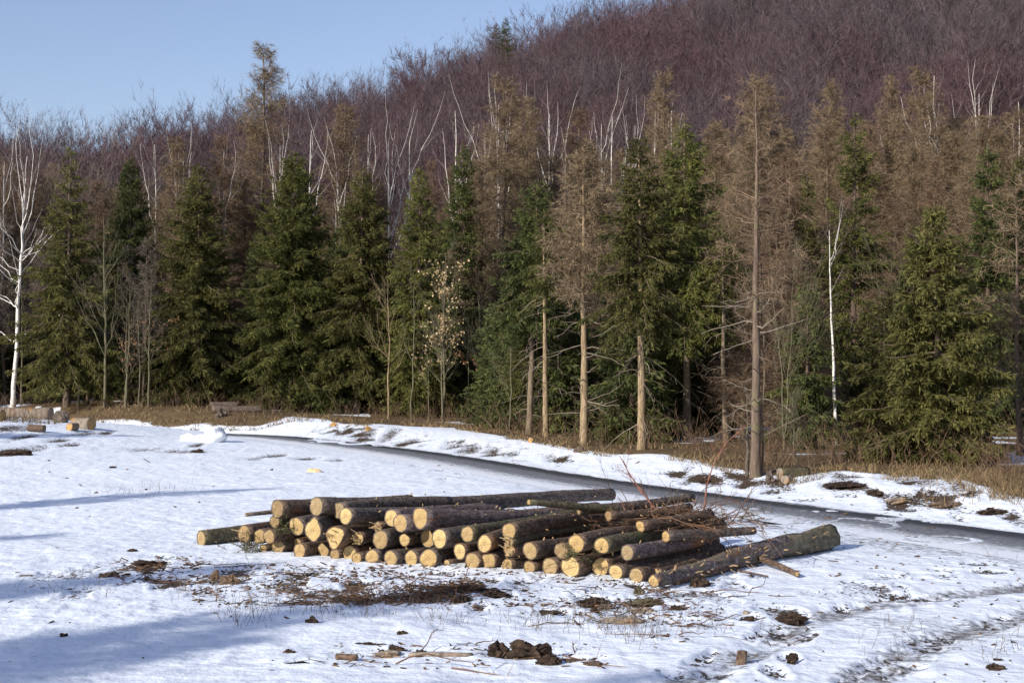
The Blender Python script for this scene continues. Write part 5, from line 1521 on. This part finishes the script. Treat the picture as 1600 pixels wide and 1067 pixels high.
lump(345, 652, 16, 16, 'broken stump at the front of the log on the grassy bank', 'stump', 'stump', 'log_grey', 61)
short_log(1218, 749, 50, 10, 68, 'mossy fallen log at the foot of the roadside tree', 'log_moss', 'old_wood')
short_log(1226, 756, 16, 7, 40, 'round end of a smaller log in front of the mossy fallen one', 'old_wood', 'old_wood')
lump(1203, 752, 12, 22, 'splintered stump right beside the roadside tree', 'stump', 'stump', 'log_grey', 62)
short_log(829, 692, 9, 4.5, 15, 'small log with a round orange end on the bank under the leaning trunk', 'old_wood', 'orange_cut')

# rolled lump of snow
m, nt, b = new_mat('packed snow'); g_ = N(nt)
b.inputs['Base Color'].default_value = (.90, .91, .93, 1); b.inputs['Roughness'].default_value = .6
g_.put(b.inputs['Normal'], g_.bump(g_.noise(g_.coord('Object'), 5, 4), .5, .05)); MAT['packed_snow'] = m
P = ground(322, 690); s = P[1] / F
g = Geo()
for (du, dz, a, bb, c, sd) in ((14, .22, .52, .5, .42, 1), (-10, .08, .45, .4, .24, 2), (-26, .10, .40, .35, .28, 3), (0, .05, .5, .45, .22, 4)):
    th = np.linspace(0, 2 * math.pi, 20, endpoint=False); ph = np.linspace(-math.pi / 2, math.pi / 2, 13)
    T_, P_2 = np.meshgrid(th, ph); x = np.cos(P_2) * np.cos(T_); y = np.cos(P_2) * np.sin(T_); z = np.sin(P_2)
    nn_ = 1 + .5 * (vnoise(x * 1.6 + sd * 9, y * 1.6 + z * 2, sd) - .5) + .25 * (vnoise(x * 4 + sd * 9, y * 4 + z * 4.4, sd) - .5)
    V = np.stack([x * a * nn_ + du * s, y * bb * nn_, z * c * nn_ + dz], -1).reshape(-1, 3)
    idx = np.arange(20 * 13).reshape(13, 20); A = idx[:-1]; B = idx[1:]
    g.add(V, Q=np.stack([A, np.roll(A, -1, 1), np.roll(B, -1, 1), B], -1).reshape(-1, 4))
tag(link('snow_lump', g.mesh('snow_lump', MAT['packed_snow'], True), None, P), 'lumpy white remains of a rolled snowball beside the road', 'snowball')

# ------------------------------------------------------------------ loose litter, stalks and grass
def px_points(n, regions, rs):
    """ground points spread over photo regions (u0, u1, v0, v1, weight), even in the picture"""
    w = np.array([r[4] for r in regions], float); pick = rs.choice(len(regions), n, p=w / w.sum())
    R = np.array([r[:4] for r in regions], float)[pick]
    u = rs.uniform(R[:, 0], R[:, 1]); v = rs.uniform(R[:, 2], R[:, 3])
    D = np.array([ray(a, b)[:3] for a, b in zip(u, v)])
    t = -CAM_Z / D[:, 2]; x = D[:, 0] * t; y = D[:, 1] * t
    for _ in range(2):
        z = hf(x, y); t = (z - CAM_Z) / D[:, 2]; x = D[:, 0] * t; y = D[:, 1] * t
    return np.stack([x, y, hf(x, y)], 1)

rs = np.random.default_rng(21)
REG = [(300, 900, 880, 950, 7), (180, 320, 870, 915, 2), (880, 1130, 905, 980, 4), (500, 960, 1005, 1045, 1.2), (1000, 1290, 930, 1067, .9), (1290, 1600, 870, 960, .7), (1380, 1600, 960, 1067, .3), (0, 500, 880, 1067, .5), (1100, 1450, 800, 900, .7), (0, 400, 690, 860, .25), (400, 1000, 720, 770, .25), (1000, 1600, 740, 830, .8)]
REG += [(300, 760, 895, 945, 8), (740, 860, 1010, 1042, 1.2)]
p = px_points(2600, REG, rs)
dn = fbm(p[:, 0] / .9, p[:, 1] / 1.4, 3, 15); p = p[dn > .42]
g = Geo(); n = len(p)
sc = p[:, 1:2] / 20.0
a, b_2, c = rs.gamma(1.1, .026, (n, 1)) * sc + .008, rs.uniform(.006, .026, (n, 1)) * sc, rs.uniform(.003, .008, (n, 1)) * sc
az = rs.uniform(0, 6.28, n); X1 = np.stack([np.cos(az), np.sin(az), rs.normal(0, .22, n)], 1); X1 = nrm(X1)
Y1 = nrm(np.cross(np.tile([0, 0, 1.0], (n, 1)) + rs.normal(0, .3, (n, 3)), X1)); Z1 = np.cross(X1, Y1)
pc = p + np.array([0, 0, .006]) + Z1 * c * .6
corner = []
for sx, sy, sz in ((-1, -1, -1), (1, -.7, -1), (.8, 1, -1), (-.9, .6, -1), (-.8, -.7, 1), (.9, -.5, 1), (.6, .8, 1), (-.7, .5, 1)):
    corner.append(pc + X1 * a * sx * rs.uniform(.7, 1.1, (n, 1)) + Y1 * b_2 * sy * rs.uniform(.7, 1.2, (n, 1)) + Z1 * c * sz)
V = np.stack(corner, 1).reshape(-1, 3); o = np.arange(n)[:, None, None] * 8
Q = (o + np.array([[0, 3, 2, 1], [4, 5, 6, 7], [0, 1, 5, 4], [1, 2, 6, 5], [2, 3, 7, 6], [3, 0, 4, 7]])[None]).reshape(-1, 4)
g.add(V, Q=Q)
tag(link('bark_litter', g.mesh('bark_litter', MAT['bark_chip'])), 'scraps of bark and wood strewn over the snow', 'litter', kind='stuff')

g = Geo()
p = px_points(620, REG[:4] + [(560, 720, 915, 945, 5), (430, 700, 925, 945, 6), (1000, 1290, 930, 1000, 1)], rs); n = len(p)
az = rs.uniform(0, 6.28, n)
D_ = nrm(np.stack([np.cos(az), np.sin(az) * .8, rs.gamma(1.2, .14, n)], 1))
Bq = polyline(p + np.array([0, 0, .012]), D_, rs.gamma(2.0, .14, n) + .08, 5, np.stack([np.zeros(n), np.zeros(n), -.25 * np.ones(n)], 1), .3, rs)
Bq[:, :, 2] = np.maximum(Bq[:, :, 2], hf(Bq[:, :, 0], Bq[:, :, 1]) + .006)
tubes(g, Bq, rs.uniform(.003, .010, (n, 1)) * np.linspace(1, .4, 5)[None], 4)
c, _ = children(Bq, np.full((n, 5), .005), 3, .2, 1, .4, 1.1, .4, rs, 3, up=.2)
spikes(g, c[:, 0], c[:, -1], .007, rs)
tag(link('twig_litter', g.mesh('twig_litter', MAT['brown_twig'])), 'thin broken twigs lying about in front of the pile', 'twigs', kind='stuff')

g = Geo()
cl = [(385, 955, 60, 22, 70), (480, 940, 70, 18, 60), (560, 955, 80, 14, 60), (640, 935, 50, 12, 60), (700, 975, 50, 10, 26), (860, 975, 70, 14, 50), (980, 980, 70, 14, 110), (1010, 1000, 40, 10, 40), (215, 770, 70, 10, 50), (240, 765, 60, 8, 30), (110, 925, 90, 10, 30), (300, 920, 70, 14, 40), (940, 960, 60, 12, 30), (1100, 985, 50, 10, 20), (1560, 1020, 40, 20, 24), (1400, 1000, 60, 30, 20), (390, 890, 4, 10, 5), (1560, 870, 40, 10, 10), (560, 725, 60, 6, 12)]
pp = []
for u, v, du, dv, k in cl:
    uv = rs.normal(0, .6, (k, 2)) * np.array([du, dv]) + np.array([u, v])
    pp.append(np.array([flat(a_1, min(b_1, 1075)) for a_1, b_1 in uv]))
pp = np.concatenate(pp); n = len(pp)
S = np.stack([pp[:, 0], pp[:, 1], hf(pp[:, 0], pp[:, 1]) - .01], 1)
D_ = nrm(np.stack([rs.normal(0, .3, n), rs.normal(0, .3, n), np.ones(n)], 1))
ln = rs.gamma(3, .042, n) + .03
Bq = polyline(S, D_, ln, 4, np.stack([rs.normal(0, .2, n), rs.normal(0, .2, n), np.zeros(n)], 1), .15, rs)
tubes(g, Bq, np.full((n, 1), .0035) * np.linspace(1, .4, 4)[None], 3)
c, _ = children(Bq, np.full((n, 4), .004), 2, .3, 1, .3, .8, .4, rs, 3, up=.1)
spikes(g, c[:, 0], c[:, -1], .005, rs)
tag(link('dead_stalks', g.mesh('dead_stalks', MAT['stubble'])), 'thin dead stalks poking through the snow', 'stalks', kind='stuff')

# dry grass and bramble along the edge of the wood
def edge_points(n, d0, d1, rs, u0=-250, u1=1850, power=1.0):
    u = rs.uniform(u0, u1, n); az = np.arctan2(u - 800, F)
    r = np.interp(az, _fa, _fr) + d0 + (d1 - d0) * rs.random(n) ** power
    x = np.sin(az) * r; y = np.cos(az) * r
    return np.stack([x, y, hf(x, y)], 1)
g = Geo()
p = edge_points(13000, -1.0, 5.5, rs, power=1.6); dn = fbm(p[:, 0] / 1.3, p[:, 1] / 1.3, 3, 55)
p = p[dn > .46]; n = len(p)
pr = np.concatenate([px_points(2600, [(1440, 1600, 745, 800, 3), (1290, 1460, 735, 755, 2), (1545, 1600, 770, 800, 3), (150, 520, 640, 668, 2.5)], rs)])
p = np.concatenate([p, pr]); n = len(p)
D_ = nrm(np.stack([rs.normal(0, .55, n), rs.normal(0, .55, n), np.ones(n)], 1))
ln = rs.gamma(3, .055, n) + .05
mid = p + D_ * (ln * .55)[:, None]; tip = mid + nrm(D_ + np.stack([rs.normal(0, .7, n), rs.normal(0, .7, n), -.3 * np.ones(n)], 1)) * (ln * .55)[:, None]
w = (.010 * (p[:, 1] / 45))[:, None]; sd = perp(D_, rs)
V = np.stack([p - sd * w, p + sd * w, mid + sd * w * .8, mid - sd * w * .8, tip], 1).reshape(-1, 3)
o = np.arange(n)[:, None] * 5
g.add(V, Q=o + np.array([[0, 1, 2, 3]]), T=o + np.array([[3, 2, 4]]))
tag(link('dry_grass', g.mesh('dry_grass', MAT['dry_grass'])), 'dry yellow grass along the edge of the wood', 'grass', kind='stuff')
g = Geo()
p = edge_points(4200, .4, 10, rs, power=1.2); dn = fbm(p[:, 0] / 2.2, p[:, 1] / 2.2, 3, 56); p = p[dn > .47]; n = len(p)
D_ = nrm(np.stack([rs.normal(0, .35, n), rs.normal(0, .35, n), np.ones(n)], 1))
Bq = polyline(p, D_, rs.gamma(4, .20, n) + .2, 5, np.stack([rs.normal(0, .3, n), rs.normal(0, .3, n), rs.uniform(-.3, .1, n)], 1), .2, rs)
tubes(g, Bq, rs.uniform(.005, .010, (n, 1)) * np.linspace(1, .4, 5)[None], 3)
c, _ = children(Bq, np.full((n, 5), .006), 4, .2, 1, .3, .9, .4, rs, 3, up=.1)
spikes(g, c[:, 0], c[:, -1], .010, rs)
tag(link('bramble_thicket', g.mesh('bramble_thicket', MAT['brush'])), 'brown bramble stems and saplings at the foot of the wood', 'undergrowth', kind='stuff')
